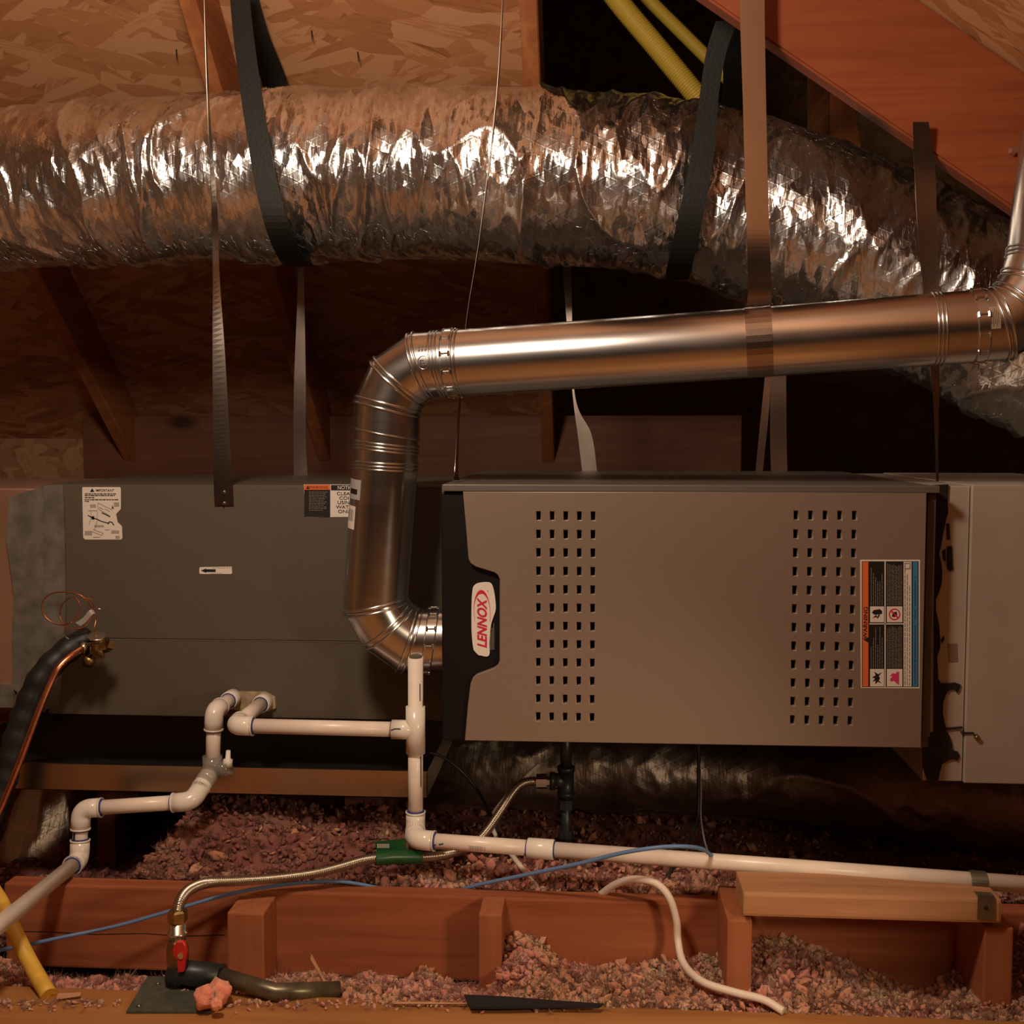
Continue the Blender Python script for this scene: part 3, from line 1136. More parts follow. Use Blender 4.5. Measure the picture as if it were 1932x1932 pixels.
fl.build('print', nl)
# tape and mastic at the joint with the plenum; drain port plate
bm = BM()
px_slab(bm, [(82, 1332 - 416), (118, 914), (122, 1010), (124, 1150), (118, 1250), (110, 1330), (84, 1340)], CYF - 0.008, CYF + 0.01)
obj('joint_tape', bm, M['mastic_grey'], coil)
bm = BM()
px_slab(bm, [(428, 1312), (445, 1305), (500, 1306), (518, 1316), (520, 1336), (505, 1342), (452, 1342), (430, 1336)], CYF - 0.012, CYF)
obj('drain_port_plate', bm, plain('amber_plastic', (0.4, 0.31, 0.2), 0.4, var=0.3, scale=60), coil)
for x, y in ((1235 / 1, 0),):
    pass

# ================================================================== SUPPLY PLENUM (left)
pl = thing('supply_plenum', 'sheet metal plenum smeared with grey mastic at the left edge', 'plenum', (-1.2, 0.4, cz0 + 0.03))
px0 = W(-260, 1000, CYF).x
bm = BM()
box(bm, (px0, CYF + 0.012, W(0, 1335, CYF).z), (cx0 - 0.001, CYF + 0.5, W(40, 922, CYF).z), 0.003)
obj('body', bm, M['duct_reflect'], pl)
bm = BM()
px_slab(bm, [(16, 940), (30, 934), (82, 918), (84, 1000), (84, 1200), (84, 1345), (25, 1300), (22, 1200), (26, 1120), (12, 1020)], CYF, CYF + 0.014)
o = obj('mastic_band', bm, M['mastic_grey'], pl)
bm = BM()
px_slab(bm, [(-200, 1290), (26, 1292), (24, 1335), (-200, 1335)], CYF + 0.001, CYF + 0.014)
obj('foil_tape', bm, M['mastic_grey'], pl)

# ================================================================== RETURN PLENUM (right)
rp = thing('return_plenum', 'galvanized return plenum at the right edge with black sealant along its joint', 'plenum', (0.75, 0.4, W(1900, 1478, 0.03).z))
RY = 0.03
pz1, pz0 = W(1900, 915, RY).z, W(1900, 1479, RY).z
pxa, pxb = W(1829, 1100, RY).x, W(2150, 1100, RY).x
bm = BM()
box(bm, (pxa, RY, pz0), (pxb, RY + 0.6, pz1), 0.002)
obj('body', bm, M['galv_flat'], rp)
bm = BM()
box(bm, (fx1 + 0.001, RY + 0.006, W(1800, 1476, RY).z), (pxa - 0.0015, RY + 0.6, W(1800, 917, RY).z), 0.002)
obj('collar', bm, M['galv_flat'], rp)
bm = BM()
mp = [(1764, 915), (1790, 914), (1788, 945), (1789, 968), (1785, 980), (1783, 992), (1779, 1010), (1776, 1030), (1772, 1045), (1776, 1062), (1778, 1078), (1777, 1100), (1771, 1120),
      (1766, 1130), (1766, 1150), (1769, 1165), (1772, 1180), (1774, 1205), (1774, 1222), (1768, 1240), (1770, 1262), (1770, 1280), (1776, 1290), (1790, 1290), (1802, 1288), (1813, 1292),
      (1810, 1302), (1806, 1308), (1802, 1300), (1792, 1302), (1785, 1310), (1780, 1325), (1779, 1345), (1782, 1362), (1786, 1378), (1793, 1392), (1797, 1405), (1796, 1415), (1808, 1419),
      (1811, 1428), (1806, 1436), (1799, 1432), (1788, 1436), (1778, 1442), (1774, 1455), (1770, 1475), (1752, 1478), (1742, 1450), (1741, 1386), (1752, 1382), (1762, 1384)]
px_slab(bm, mp, RY + 0.002, RY + 0.007)
obj('sealant', bm, M['mastic_black'], rp)
for pts in ([(1786, 988), (1791, 988), (1793, 1018), (1787, 1018)], [(1787, 1032), (1796, 1030), (1798, 1075), (1792, 1078), (1787, 1072)], [(1778, 1040), (1784, 1036), (1785, 1060), (1780, 1056)],
            [(1776, 1208), (1781, 1200), (1782, 1207), (1777, 1214)]):
    bm = BM()
    px_slab(bm, pts, RY + 0.003, RY + 0.0065)
    obj('sealant_smear', bm, M['mastic_black'], rp)
bm = BM()
px_slab(bm, [(1788, 1215), (1806, 1214), (1807, 1248), (1790, 1250)], RY + 0.005, RY + 0.007)
sm = obj('faded_label', bm, plain('faded_print', (0.22, 0.15, 0.1), 0.5), rp)
bm = BM()
px_slab(bm, [(1784, 1374), (1816, 1371), (1816, 1374), (1786, 1378)], RY + 0.002, RY + 0.007)
px_slab(bm, [(1815, 1382), (1838, 1382), (1838, 1385), (1815, 1385)], RY - 0.003, RY + 0.007)
obj('wire_hook', bm, M['black_iron'], rp)
bm = BM()
p = W(1842, 1390, RY)
tube(bm, [p, p + Vector((0, -0.008, -0.001))], [0.005, 0.004], 10)
obj('screw', bm, M['brass'], rp)

# ================================================================== DRAIN PAN
PY = 0.105
dz1, dz0 = W(400, 1448, PY).z, W(400, 1497, PY).z
dxa, dxb = W(-140, 1470, PY).x, W(806, 1470, PY).x
bm = BM()
t_ = 0.0012
dyb = 0.82
box(bm, (dxa, PY, dz0), (dxb, PY + t_, dz1))
box(bm, (dxa, dyb, dz0), (dxb, dyb + t_, dz1))
box(bm, (dxa, PY, dz0), (dxa + t_, dyb, dz1))
box(bm, (dxb - t_, PY, dz0), (dxb, dyb, dz1))
box(bm, (dxa, PY, dz0), (dxb, dyb, dz0 + t_))
box(bm, (dxa, PY - 0.001, dz1 - 0.002), (dxb, PY + 0.006, dz1 + 0.001))
o = obj('drain_pan', bm, galv('pan_sheet', (0.62, 0.52, 0.42), 0.3, streak=(2, 2, 2)))
tag(o, 'shallow galvanized overflow pan under the coil cabinet', 'pan')
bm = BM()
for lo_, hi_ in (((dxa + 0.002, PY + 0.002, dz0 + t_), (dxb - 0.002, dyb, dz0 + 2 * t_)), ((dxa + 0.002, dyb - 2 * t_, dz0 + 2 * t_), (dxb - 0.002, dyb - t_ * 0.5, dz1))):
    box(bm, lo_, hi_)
obj('pan_shade_sheet', bm, M['foam'], o)  # added dark sheet standing in for the shade inside the pan
for xx, lb in ((dxa + 0.25, 'timber board on edge holding up the left half of the overflow pan'), (dxb - 0.2, 'timber board on edge holding up the right half of the overflow pan')):
    bm = BM()
    box(bm, (xx, 0.3, 0.0), (xx + 0.038, 0.75, dz0 - 0.0005))
    tag(obj('pan_support', bm, M['ledger']), lb, 'support')

# ================================================================== VENT PIPE
VR = 0.0578
vent = thing('vent_pipe', 'shiny galvanized flue pipe with jointed elbows rising from the furnace', 'flue', W(712, 1200, 0.02))
vp = [(845, 1208, 0.06), (772, 1209, 0.055), (731, 1179, 0.045), (708, 1140, 0.04), (727, 868, 0.03), (731, 767, 0.03), (752, 720, 0.03), (796, 690, 0.025),
      (862, 685, 0.018), (1406, 648, -0.035), (1766, 621, -0.075), (1838, 616, -0.08), (1884, 612, -0.085), (1925, 588, -0.085), (1957, 540, -0.085), (1972, 488, -0.085), (2000, 250, -0.085)]
vpt = [W(*p) for p in vp]
vpt[0] = Vector((fx0 - 0.001, vpt[0].y, vpt[0].z))
rg = mitred(vpt, VR, 48)


def section(name, i0, i1, mat=None):
    bm = BM()
    for i in range(i0, i1):
        skin_rings(bm, rg[i], rg[i + 1])
    return obj(name, bm, mat or M['galv'], vent)


def grow(ring, c, s):
    return [c + (p - c) * s for p in ring]


lower = section('lower_elbow', 0, 3)
vert = section('riser_pipe', 3, 4)
upper = section('upper_elbow', 4, 8)
horiz = section('horizontal_pipe', 8, 10)
rel = section('right_elbow', 10, 15)
top = section('top_riser', 15, 16)


def rib(ring, c, parent, r=0.0022, offs=(0.0,), d=None):
    bm = BM()
    for o_ in offs:
        pts = grow(ring, c, 1.008)
        if d is not None and o_:
            pts = [p + d * o_ for p in pts]
        loop_tube(bm, pts, r, 8)
    return obj('seam_rib', bm, M['galv'], parent)


def segdir(i):
    return (vpt[i + 1] - vpt[i]).normalized()


for i, par in ((1, lower), (2, lower), (3, lower), (5, upper), (6, upper), (7, upper), (12, rel), (13, rel), (14, rel)):
    d = ((vpt[i] - vpt[i - 1]).normalized() + (vpt[i + 1] - vpt[i]).normalized()).normalized()
    rib(rg[i], vpt[i], par, 0.0022, (-0.005, 0.005), d)
for i, t, par in ((7, 0.55, upper), (3, 0.965, vert), (4, 0.25, upper), (10, 0.02, rel), (15, 0.02, top), (8, 0.003, horiz)):
    c = vpt[i].lerp(vpt[i + 1], t)
    rib([a.lerp(b, t) for a, b in zip(rg[i], rg[i + 1])], c, par, 0.0018, (-0.006, 0.0, 0.006), segdir(i))
# crimped locking band: a collar with raised lugs
for i, t, par in ((7, 0.88, upper), (0, 0.45, lower), (11, 0.1, rel)):
    c = vpt[i].lerp(vpt[i + 1], t)
    d = segdir(i)
    bm = BM()
    pts = grow([a.lerp(b, t) for a, b in zip(rg[i], rg[i + 1])], c, 1.0)
    ra = [c + (p - c) * 1.035 + d * -0.008 for p in pts]
    rb = [c + (p - c) * 1.035 + d * 0.008 for p in pts]
    ra0 = [c + (p - c) * 1.0 + d * -0.010 for p in pts]
    rb0 = [c + (p - c) * 1.0 + d * 0.010 for p in pts]
    skin_rings(bm, ra0, ra)
    skin_rings(bm, ra, rb)
    skin_rings(bm, rb, rb0)
    for k in range(0, 48, 4):
        q = c + (pts[k] - c) * 1.04
        e = (pts[k] - c).normalized()
        s = d.cross(e)
        for sgn in (-1, 1):
            o_ = q + d * 0.0075 * sgn
            tube(bm, [o_ - s * 0.004, o_ + s * 0.004], 0.0024, 6)
        tube(bm, [q - d * 0.007, q + d * 0.007], 0.0016, 6)
    obj('locking_band', bm, M['galv'], par)
# locking lugs on the riser joint
c = vpt[4].lerp(vpt[5], 0.62)
d = segdir(4)
bm = BM()
pts = grow([a.lerp(b, 0.62) for a, b in zip(rg[4], rg[5])], c, 1.02)
skin_rings(bm, [p - d * 0.012 for p in pts], [p + d * 0.012 for p in pts])
loop_tube(bm, [p - d * 0.012 for p in pts], 0.0018, 6)
obj('joint_collar', bm, M['galv'], upper)
for i, t, ang in ((3, 0.05, 0), (3, 0.1, 0), (10, 0.55, 1)):
    pass


def cyl_patch(name, i, t0, t1, a0, a1, mat, parent, lift=1.008, n=10, radial=False):
    """sticker bent round the pipe between two angles (0 = toward the viewer, positive = to the right/up)"""
    d = segdir(i)
    front = Vector((0, -1, 0))
    front = (front - d * front.dot(d)).normalized()
    side = d.cross(front)
    bm = BM()
    rows = []
    for k in range(n + 1):
        a_ = a0 + (a1 - a0) * k / n
        e = (front * math.cos(a_) + side * math.sin(a_)) * VR * lift
        rows.append([bm.verts.new(vpt[i].lerp(vpt[i + 1], t) + e) for t in (t0, t1)])
    for a, b in zip(rows, rows[1:]):
        f = bm.faces.new((a[0], a[1], b[1], b[0]))
        f.smooth = True
    bm.normal_update()
    return obj(name, bm, mat, parent)


# ================================================================== FLEXIBLE DUCT
def fbm(p, sc, octv=3):
    return noise.fractal(Vector(p) * sc, 1.0, 2.0, octv)


def flex_duct(name, label, pts, radii, mat, step=0.0033, seg=190, amp=1.0, seed=0.0, group=None):
    path = resample(catmull(pts, 16), step)
    n = len(path)
    ds = frame_dirs(path)
    bm = BM()
    u = Vector((0, 0, 1))
    u = (u - ds[0] * u.dot(ds[0])).normalized()
    rings = []
    s = 0.0
    for i, p in enumerate(path):
        d = ds[i]
        u = (u - d * u.dot(d)).normalized()
        v = d.cross(u)
        if i:
            s += (p - path[i - 1]).length
        q = i / (n - 1) * (len(radii) - 1)
        j = min(len(radii) - 2, int(q))
        r0_ = radii[j] + (radii[j + 1] - radii[j]) * (q - j)
        ring = []
        for k in range(seg):
            a = 2 * math.pi * k / seg
            ca, sa = math.cos(a), math.sin(a)
            # long folds wrapping round the duct, leaning a little
            sl = s + 0.05 * sa + 0.03 * noise.noise((s * 4, sa * 1.5, seed))
            f1 = 1 - abs(noise.noise((sl * 6.0, ca * 0.6 + seed, sa * 0.6)))
            f2 = 1 - abs(noise.noise((sl * 15.0 + 7, ca * 1.2 + seed, sa * 1.2)))
            f3 = 1 - abs(noise.noise((sl * 38.0 + 3, ca * 2.0, sa * 2.0 + seed)))
            lump = noise.noise((s * 3.0, ca * 0.8, sa * 0.8 + seed))
            gate = max(0.0, 0.35 + 1.1 * noise.noise((s * 5.0, ca * 1.1 + 5, sa * 1.1 + seed)))
            r_ = r0_ + amp * (0.010 * (f1 ** 10 - 0.15) + 0.010 * gate * (f2 ** 8 - 0.15) + 0.004 * gate * (f3 ** 4 - 0.25) + 0.006 * lump + 0.0012 * noise.noise((sl * 80.0, ca * 2.5, sa * 2.5 + seed)))
            ring.append(bm.verts.new(p + (u * ca + v * sa) * r_))
        rings.append(ring)
    for a, b in zip(rings, rings[1:]):
        for k in range(seg):
            f = bm.faces.new((a[k], a[(k + 1) % seg], b[(k + 1) % seg], b[k]))
            f.smooth = True
    o = obj(name, bm, mat)
    tag(o, label, 'duct', group)
    return o


DYc = 0.52
flex_duct('flexible_duct', 'large crinkled silver foil duct hung across the top below the roof', [W(-420, 385, DYc), W(-120, 372, DYc), W(120, 352, DYc), W(400, 338, DYc), W(700, 330, DYc), W(1000, 336, DYc),
          W(1250, 356, DYc), W(1420, 395, DYc), W(1580, 455, DYc - 0.02), W(1740, 536, DYc - 0.04), W(1900, 618, DYc - 0.06), W(2080, 700, DYc - 0.06)],
          [0.172, 0.172, 0.172, 0.177, 0.18, 0.18, 0.18, 0.185, 0.185, 0.18], M['foil'])
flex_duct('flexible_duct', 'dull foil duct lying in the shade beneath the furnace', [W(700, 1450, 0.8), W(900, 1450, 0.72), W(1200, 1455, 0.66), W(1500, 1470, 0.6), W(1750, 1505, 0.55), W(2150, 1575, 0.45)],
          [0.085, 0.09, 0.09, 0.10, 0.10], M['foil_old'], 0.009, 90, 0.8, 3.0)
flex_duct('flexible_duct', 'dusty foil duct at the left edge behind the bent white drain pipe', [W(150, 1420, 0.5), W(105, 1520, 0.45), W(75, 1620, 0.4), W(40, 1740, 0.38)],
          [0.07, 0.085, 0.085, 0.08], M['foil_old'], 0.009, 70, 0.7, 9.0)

# ================================================================== DUCT STRAPS (webbing)
fY = DYc - 0.2
st = px_ribbon('duct_strap', [(432, 468, -40, 0.36), (440, 478, 60, 0.345), (455, 495, 180, 0.325), (467, 508, 260, 0.315), (482, 525, 350, 0.31), (502, 548, 430, 0.325), (524, 572, 482, 0.40), (540, 586, 500, 0.50),
               (556, 596, 492, 0.62), (552, 590, 440, 0.72)], M['webbing'], None, 0.003)
tag(st, 'left black webbing strap looped round the large silver duct', 'strap', 'webbing straps round the duct')
o = px_ribbon('back_leg', [(438, 478, -40, 0.50), (462, 506, 60, 0.56), (498, 546, 168, 0.66), (520, 566, 300, 0.72), (552, 590, 440, 0.72)], M['webbing'], st, 0.003)
st = px_ribbon('duct_strap', [(1350, 1392, 40, 0.30), (1332, 1370, 100, 0.31), (1320, 1356, 180, 0.315), (1308, 1350, 270, 0.31), (1292, 1338, 350, 0.305), (1275, 1322, 430, 0.32), (1260, 1307, 495, 0.37), (1256, 1300, 520, 0.46), (1262, 1300, 520, 0.6), (1290, 1325, 460, 0.74)],
               M['webbing'], None, 0.003)
tag(st, 'right black webbing strap looped round the large silver duct', 'strap', 'webbing straps round the duct')
o = px_ribbon('back_leg', [(1350, 1392, 40, 0.303), (1362, 1400, 90, 0.42), (1362, 1398, 200, 0.6), (1340, 1372, 330, 0.74), (1290, 1325, 460, 0.74)], M['webbing'], st, 0.003)

# ================================================================== METAL HANGER STRAPS
GS = 'steel hanger straps'


def hanger(label, edges, n=14, thick=0.0008):
    o = px_ribbon('hanger_strap', edges, M['strapmetal'], None, thick, n)
    return tag(o, label, 'strap', GS)


h1 = hanger('galvanized hanger strap screwed to the coil cabinet, twisting up past the duct', [(384, 386, -30, 0.16, 0.19), (388, 391, 120, 0.165, 0.19), (393, 398, 250, 0.17, 0.19), (399, 410, 400, 0.18, 0.192), (401, 414, 520, 0.185, 0.194), (401, 424, 660, 0.188, 0.194),
             (402, 432, 800, 0.192, 0.195), (403, 438, 895, 0.1945), (405, 441, 954, 0.1955)])
for y in (929, 950):
    p = W(423, y, 0.1945)
    bm = BM()
    tube(bm, [p, p + Vector((0, -0.005, 0))], [0.0035, 0.0025], 8)
    obj('screw', bm, M['steel'], h1)
hanger('thin edge-on hanger strap rising from the top left of the furnace past the duct', [(949, 951, -30, 0.07, 0.105), (936, 939, 180, 0.08, 0.115), (905, 908, 440, 0.095, 0.125), (880, 883, 600, 0.1, 0.13), (866, 869, 750, 0.1, 0.13), (858, 864, 880, 0.09, 0.12), (856, 866, 906, 0.06, 0.09)])
h3 = hanger('wide reddish hanger strap holding the flue pipe from the sloping rafter', [(1395, 1442, -30, -0.02), (1397, 1443, 60, -0.02), (1401, 1445, 180, -0.03), (1405, 1448, 320, -0.05), (1409, 1452, 450, -0.07), (1411, 1455, 540, -0.06), (1409, 1455, 575, -0.05)])
i = 9
bm = BM()
d = segdir(9)
L_, R_ = [], []
front = (Vector((0, -1, 0)) - d * Vector((0, -1, 0)).dot(d)).normalized()
side = d.cross(front)
ctr = (W(1432, 645, -0.038) - vpt[9]).dot(d) * d + vpt[9]
for k in range(33):
    a_ = R(75) - R(330) * k / 32
    e = (front * math.cos(a_) + side * math.sin(a_)) * (VR + 0.0012)
    L_.append(ctr + e - d * 0.021)
    R_.append(ctr + e + d * 0.021)
ribbon(bm, L_, R_, 0.0006)
obj('loop', bm, M['strapmetal'], h3)
hanger('narrow hanger strap crossing the silver duct at right, down behind the flue pipe', [(1722, 1752, 230, 0.0), (1725, 1764, 320, 0.02), (1731, 1768, 430, 0.03), (1742, 1772, 545, 0.04), (1752, 1772, 660, 0.05), (1760, 1772, 740, 0.05), (1764, 1770, 830, 0.05), (1766, 1771, 908, 0.05)])
hanger('rear hanger strap left of the flue pipe behind the coil cabinet', [(560, 572, 330, 0.78), (562, 574, 520, 0.76), (555, 577, 720, 0.74), (554, 577, 830, 0.735), (555, 581, 900, 0.73)])
hanger('rear hanger strap near the middle of the furnace, below the flue pipe', [(1050, 1070, 400, 0.8), (1062, 1078, 520, 0.78), (1080, 1084, 740, 0.75), (1090, 1116, 820, 0.74), (1100, 1128, 902, 0.73)])
hanger('rear hanger strap at the right rear of the furnace, shiny near its foot', [(1452, 1480, 520, 0.78), (1453, 1483, 700, 0.75), (1453, 1484, 830, 0.74), (1455, 1486, 902, 0.73)])
hanger('slanting narrow hanger strap beside the shiny rear strap', [(1450, 1458, 640, 0.76), (1438, 1452, 760, 0.74), (1424, 1438, 900, 0.725)])

# ================================================================== YELLOW TUBES
def corrugated(name, pts, r, depth, pitch, mat, parent=None, seg=12):
    path = resample(catmull(pts, 12), pitch / 4)
    rr = [r + depth * math.cos(2 * math.pi * i / 4) for i in range(len(path))]
    bm = BM()
    tube(bm, path, rr, seg)
    return obj(name, bm, mat, parent)


o = corrugated('gas_tube', [W(1085, -110, 0.75), W(1165, 0, 0.74), W(1240, 90, 0.74), (W(1310, 175, 0.74)), W(1370, 250, 0.76)], 0.0245, 0.0012, 0.006, M['yellow'])
tag(o, 'thick ribbed yellow gas tube descending behind the silver duct', 'tube', 'yellow gas tubes')
o = corrugated('gas_tube', [W(1155, -80, 0.95), W(1225, 0, 0.95), W(1300, 75, 0.95), W(1390, 165, 0.95)], 0.0165, 0.0008, 0.006, M['yellow'])
tag(o, 'thinner yellow gas tube behind the thick ribbed one', 'tube', 'yellow gas tubes')
bm = BM()
tube(bm, catmull([W(-330, 500, -0.2), W(-180, 1200, -0.23), W(-50, 1600, -0.25), W(5, 1710, -0.255), W(48, 1800, -0.26), WZ(92, 1878, WZT + 0.004)], 10), 0.0125, 14)
tag(obj('yellow_pipe', bm, M['yellow_pipe']), 'smooth yellow pipe slanting down into insulation at the lower left corner', 'pipe')

# ================================================================== PVC DRAIN PIPES
PR, FR = 0.01335, 0.0172


def pvc_pipe(parent, a, b, hollow=False):
    bm = BM()
    tube(bm, [a, b], PR, 24, True, 0, 0.8 if hollow else 0)
    return obj('pipe', bm, M['pvc'], parent)


def pvc_elbow(parent, a, c, b, leg=0.036, mark=(True, True)):
    da, db = (a - c).normalized(), (b - c).normalized()
    path = rounded([c + da * leg, c, c + db * leg], 0.02, 8)
    bm = BM()
    tube(bm, path, FR, 24)
    for d in (da, db):
        e = c + d * leg
        tube(bm, [e - d * 0.003, e], FR + 0.0008, 24)
    o = obj('elbow', bm, M['pvc_fit'], parent)
    for d, mk in ((da, mark[0]), (db, mark[1])):
        if mk:
            e = c + d * (leg + 0.001)
            bm = BM()
            loop_tube(bm, ring_pts(e, d, PR + 0.0006, 24), 0.0014, 6)
            q = obj('primer_ring', bm, M['primer'], o)
    return o


def straight_fit(name, parent, a, b, r=FR, mark=True):
    bm = BM()
    d = (b - a).normalized()
    tube(bm, [a, a + d * 0.001, b - d * 0.001, b], [r - 0.001, r, r, r - 0.001], 24)
    o = obj(name, bm, M['pvc_fit'], parent)
    if mark:
        for q in (a - d * 0.0005, b + d * 0.0005):
            bm = BM()
            loop_tube(bm, ring_pts(q, d, PR + 0.0005, 24), 0.0013, 6)
            obj('primer_ring', bm, M['primer'], o)
    return o


p1 = W(498, 1322, 0.188)
c1 = Vector((p1.x, 0.0, p1.z))
c1 = W(443, 1369, 0.0)
p1 = Vector((c1.x, 0.188, c1.z))
tee = W(784, 1377, 0.0)
c2 = W(784, 1562, 0.0)
c3 = W(783, 1584, -0.045)
endp = W(2060, 1678, -0.205)
cp = c3.lerp(endp, (1054 - 783) / (2060 - 783) * 0.97)
drain = thing('drain_pipe', 'white drain pipe with an open standpipe and tee, running right along the joist', 'pipe', (tee.x, 0, c3.z))
pvc_pipe(drain, p1, c1)
straight_fit('socket', drain, p1, p1 + Vector((0, -0.03, 0)))
pvc_elbow(drain, p1, c1, tee, 0.034)
pvc_pipe(drain, c1, tee)
top = W(784, 1241, 0.0)
pvc_pipe(drain, tee, top, True)
bm = BM()
tube(bm, [tee + Vector((0, 0, 0.042)), tee - Vector((0, 0, 0.042))], FR, 24)
tube(bm, [tee, tee - Vector((0.042, 0, 0))], FR, 24)
o = obj('tee', bm, M['pvc_fit'], drain)
bm = BM()
loop_tube(bm, ring_pts(tee - Vector((0.0425, 0, 0)), (1, 0, 0), PR + 0.0006, 24), 0.0012, 6)
obj('primer_ring', bm, M['ink'], o)
bm = BM()
tube(bm, catmull([tee + Vector((-0.041, -FR - 0.0002, 0.003)), tee + Vector((-0.034, -FR - 0.0002, 0.006)), tee + Vector((-0.024, -FR - 0.0002, 0.006))], 4), 0.0009, 6)
obj('pen_mark', bm, M['ink_blue'], o)
pvc_pipe(drain, tee, c2)
for z0_, z1_, ang in ((0.055, 0.085, 45), (-0.045, -0.1, 50)):
    bm = BM()
    e = Vector((math.sin(R(ang)), -math.cos(R(ang)), 0)) * (PR + 0.0002)
    tube(bm, [tee + e + Vector((0, 0, z0_)), tee + e + Vector((0, 0, z1_))], 0.0009, 6)
    obj('glue_streak', bm, M['ink'], drain)
pvc_elbow(drain, tee, c2, c3, 0.03, (True, False))
pvc_elbow(drain, c2, c3, endp, 0.036)
pvc_pipe(drain, c3, cp)
straight_fit('coupling', drain, cp - (endp - c3).normalized() * 0.023, cp + (endp - c3).normalized() * 0.023)
pvc_pipe(drain, cp, endp)
# bar codes on the pipe
d = (cp - c3).normalized()
for t_a, nbar in ((0.44, 14), (0.88, 7)):
    bm = BM()
    bse = c3.lerp(cp, t_a)
    for k in range(nbar):
        w_ = 0.0006 + 0.0008 * rnd.random()
        for a_ in (R(-12), R(-2), R(8)):
            pass
        ps = []
        for a_ in (R(-26), R(-10), R(6)):
            e = Vector((0, -math.cos(a_), math.sin(a_))) * (PR + 0.0003)
            ps.append(bse + d * (0.0022 * k) + e)
        for q0_, q1_ in zip(ps, ps[1:]):
            bm.faces.new([bm.verts.new(v) for v in (q0_, q1_, q1_ + d * w_, q0_ + d * w_)])
    obj('bar_code', bm, M['grey_print'], drain)
for t_a, a_ in ((0.14, 10), (0.16, -14), (0.22, -2)):
    bm = BM()
    e = Vector((0, -math.cos(R(a_)), math.sin(R(a_)))) * (PR + 0.0001)
    q = c3.lerp(cp, t_a) + e
    tube(bm, [q - d * 0.004, q + d * 0.004 + Vector((0, 0, 0.002))], 0.0012, 5)
    obj('primer_smudge', bm, M['ink_blue'], drain)

# second drain line
q0 = None
s1 = W(404, 1342, 0.075)
s0 = Vector((s1.x, 0.188, s1.z))
s2 = W(401, 1452, 0.075)
s3 = W(362, 1512, 0.01)
s4 = W(153, 1526, 0.0)
s5 = W(150, 1622, -0.01)
s6 = W(-70, 1800, -0.46)
s6 = s5 + (s6 - s5) * 1.9
dr2 = thing('drain_pipe', 'white overflow drain pipe stepping down in elbows to the lower left corner', 'pipe', (s4.x, 0, s5.z))
pvc_pipe(dr2, s0, s1)
straight_fit('socket', dr2, s0, s0 + Vector((0, -0.03, 0)))
pvc_elbow(dr2, s0, s1, s2, 0.036)
pvc_pipe(dr2, s1, s2)
pvc_pipe(dr2, s2, s3)
pvc_elbow(dr2, s2, s3, s4, 0.036)
pvc_pipe(dr2, s3, s4)
pvc_elbow(dr2, s3, s4, s5, 0.038)
pvc_pipe(dr2, s4, s5)
pvc_elbow(dr2, s4, s5, s6, 0.036)
pvc_pipe(dr2, s5, s6)
dd = (s3 - s2).normalized()
straight_fit('socket', dr2, s2 + dd * 0.028, s2 + dd * 0.052)
bm = BM()
tube(bm, [s2 + Vector((0, 0, 0.026)), s2 - Vector((0, 0, 0.012))], FR + 0.001, 20)
tube(bm, [s2, s2 + dd * 0.036], FR + 0.001, 20)
tube(bm, [s2 + Vector((0, 0, -0.002)), s2 + Vector((0.034, -0.004, 0.006))], FR * 0.8, 16)
o = obj('clear_float_switch', bm, M['clear'], dr2)
o['label'] = 'clear plastic float switch tee'
bm = BM()
k0 = s2 + Vector((0.03, -0.004, 0.008))
tube(bm, [k0, k0 + Vector((0.001, 0, 0.013)), k0 + Vector((0.001, 0, 0.015)), k0 + Vector((0.002, 0, 0.03))], [0.009, 0.009, 0.005, 0.004], 12)
obj('switch_cap', bm, M['paper'], dr2)
bm = BM()
px_slab(bm, [(138, 1570), (141, 1570), (141, 1602), (138, 1602)], -0.02, -0.0185)
obj('glue_streak', bm, M['ink'], dr2)

# pipe clamp on the rail
bm = BM()
dpp = (endp - c3).normalized()
tt_ = min((k / 400 for k in range(401)), key=lambda q: abs(((ROTM.transposed() @ (c3.lerp(endp, q) - CAM_LOC)).x / -(ROTM.transposed() @ (c3.lerp(endp, q) - CAM_LOC)).z) * F_PX + CX - 1842))
pc = c3.lerp(endp, tt_)
fr_ = Vector((0, -1, 0))
L_, R_ = [], []
for k in range(15):
    a_ = R(200) - R(240) * k / 14
    e = Vector((0, -math.cos(a_), math.sin(a_))) * (PR + 0.0014)
    L_.append(pc + e - dpp * 0.012)
    R_.append(pc + e + dpp * 0.012)
for dz in (0.006, 0.018, 0.030, 0.042):
    L_.append(Vector((pc.x - 0.021, -0.2475, RAIL_Z - dz + 0.012)))
    R_.append(Vector((pc.x + 0.003, -0.2475, RAIL_Z - dz + 0.012)))
ribbon(bm, L_, R_, 0.0012)
o = obj('pipe_clamp', bm, galv('clamp_sheet', (0.3, 0.32, 0.28), 0.4))
tag(o, 'grey metal clamp holding the white drain pipe to the timber rail', 'clamp')
p = Vector((pc.x - 0.009, -0.248, RAIL_Z - 0.012))
bm = BM()
tube(bm, [p, p + Vector((0, -0.003, 0))], [0.004, 0.003], 8)
obj('screw', bm, M['black_iron'], o)

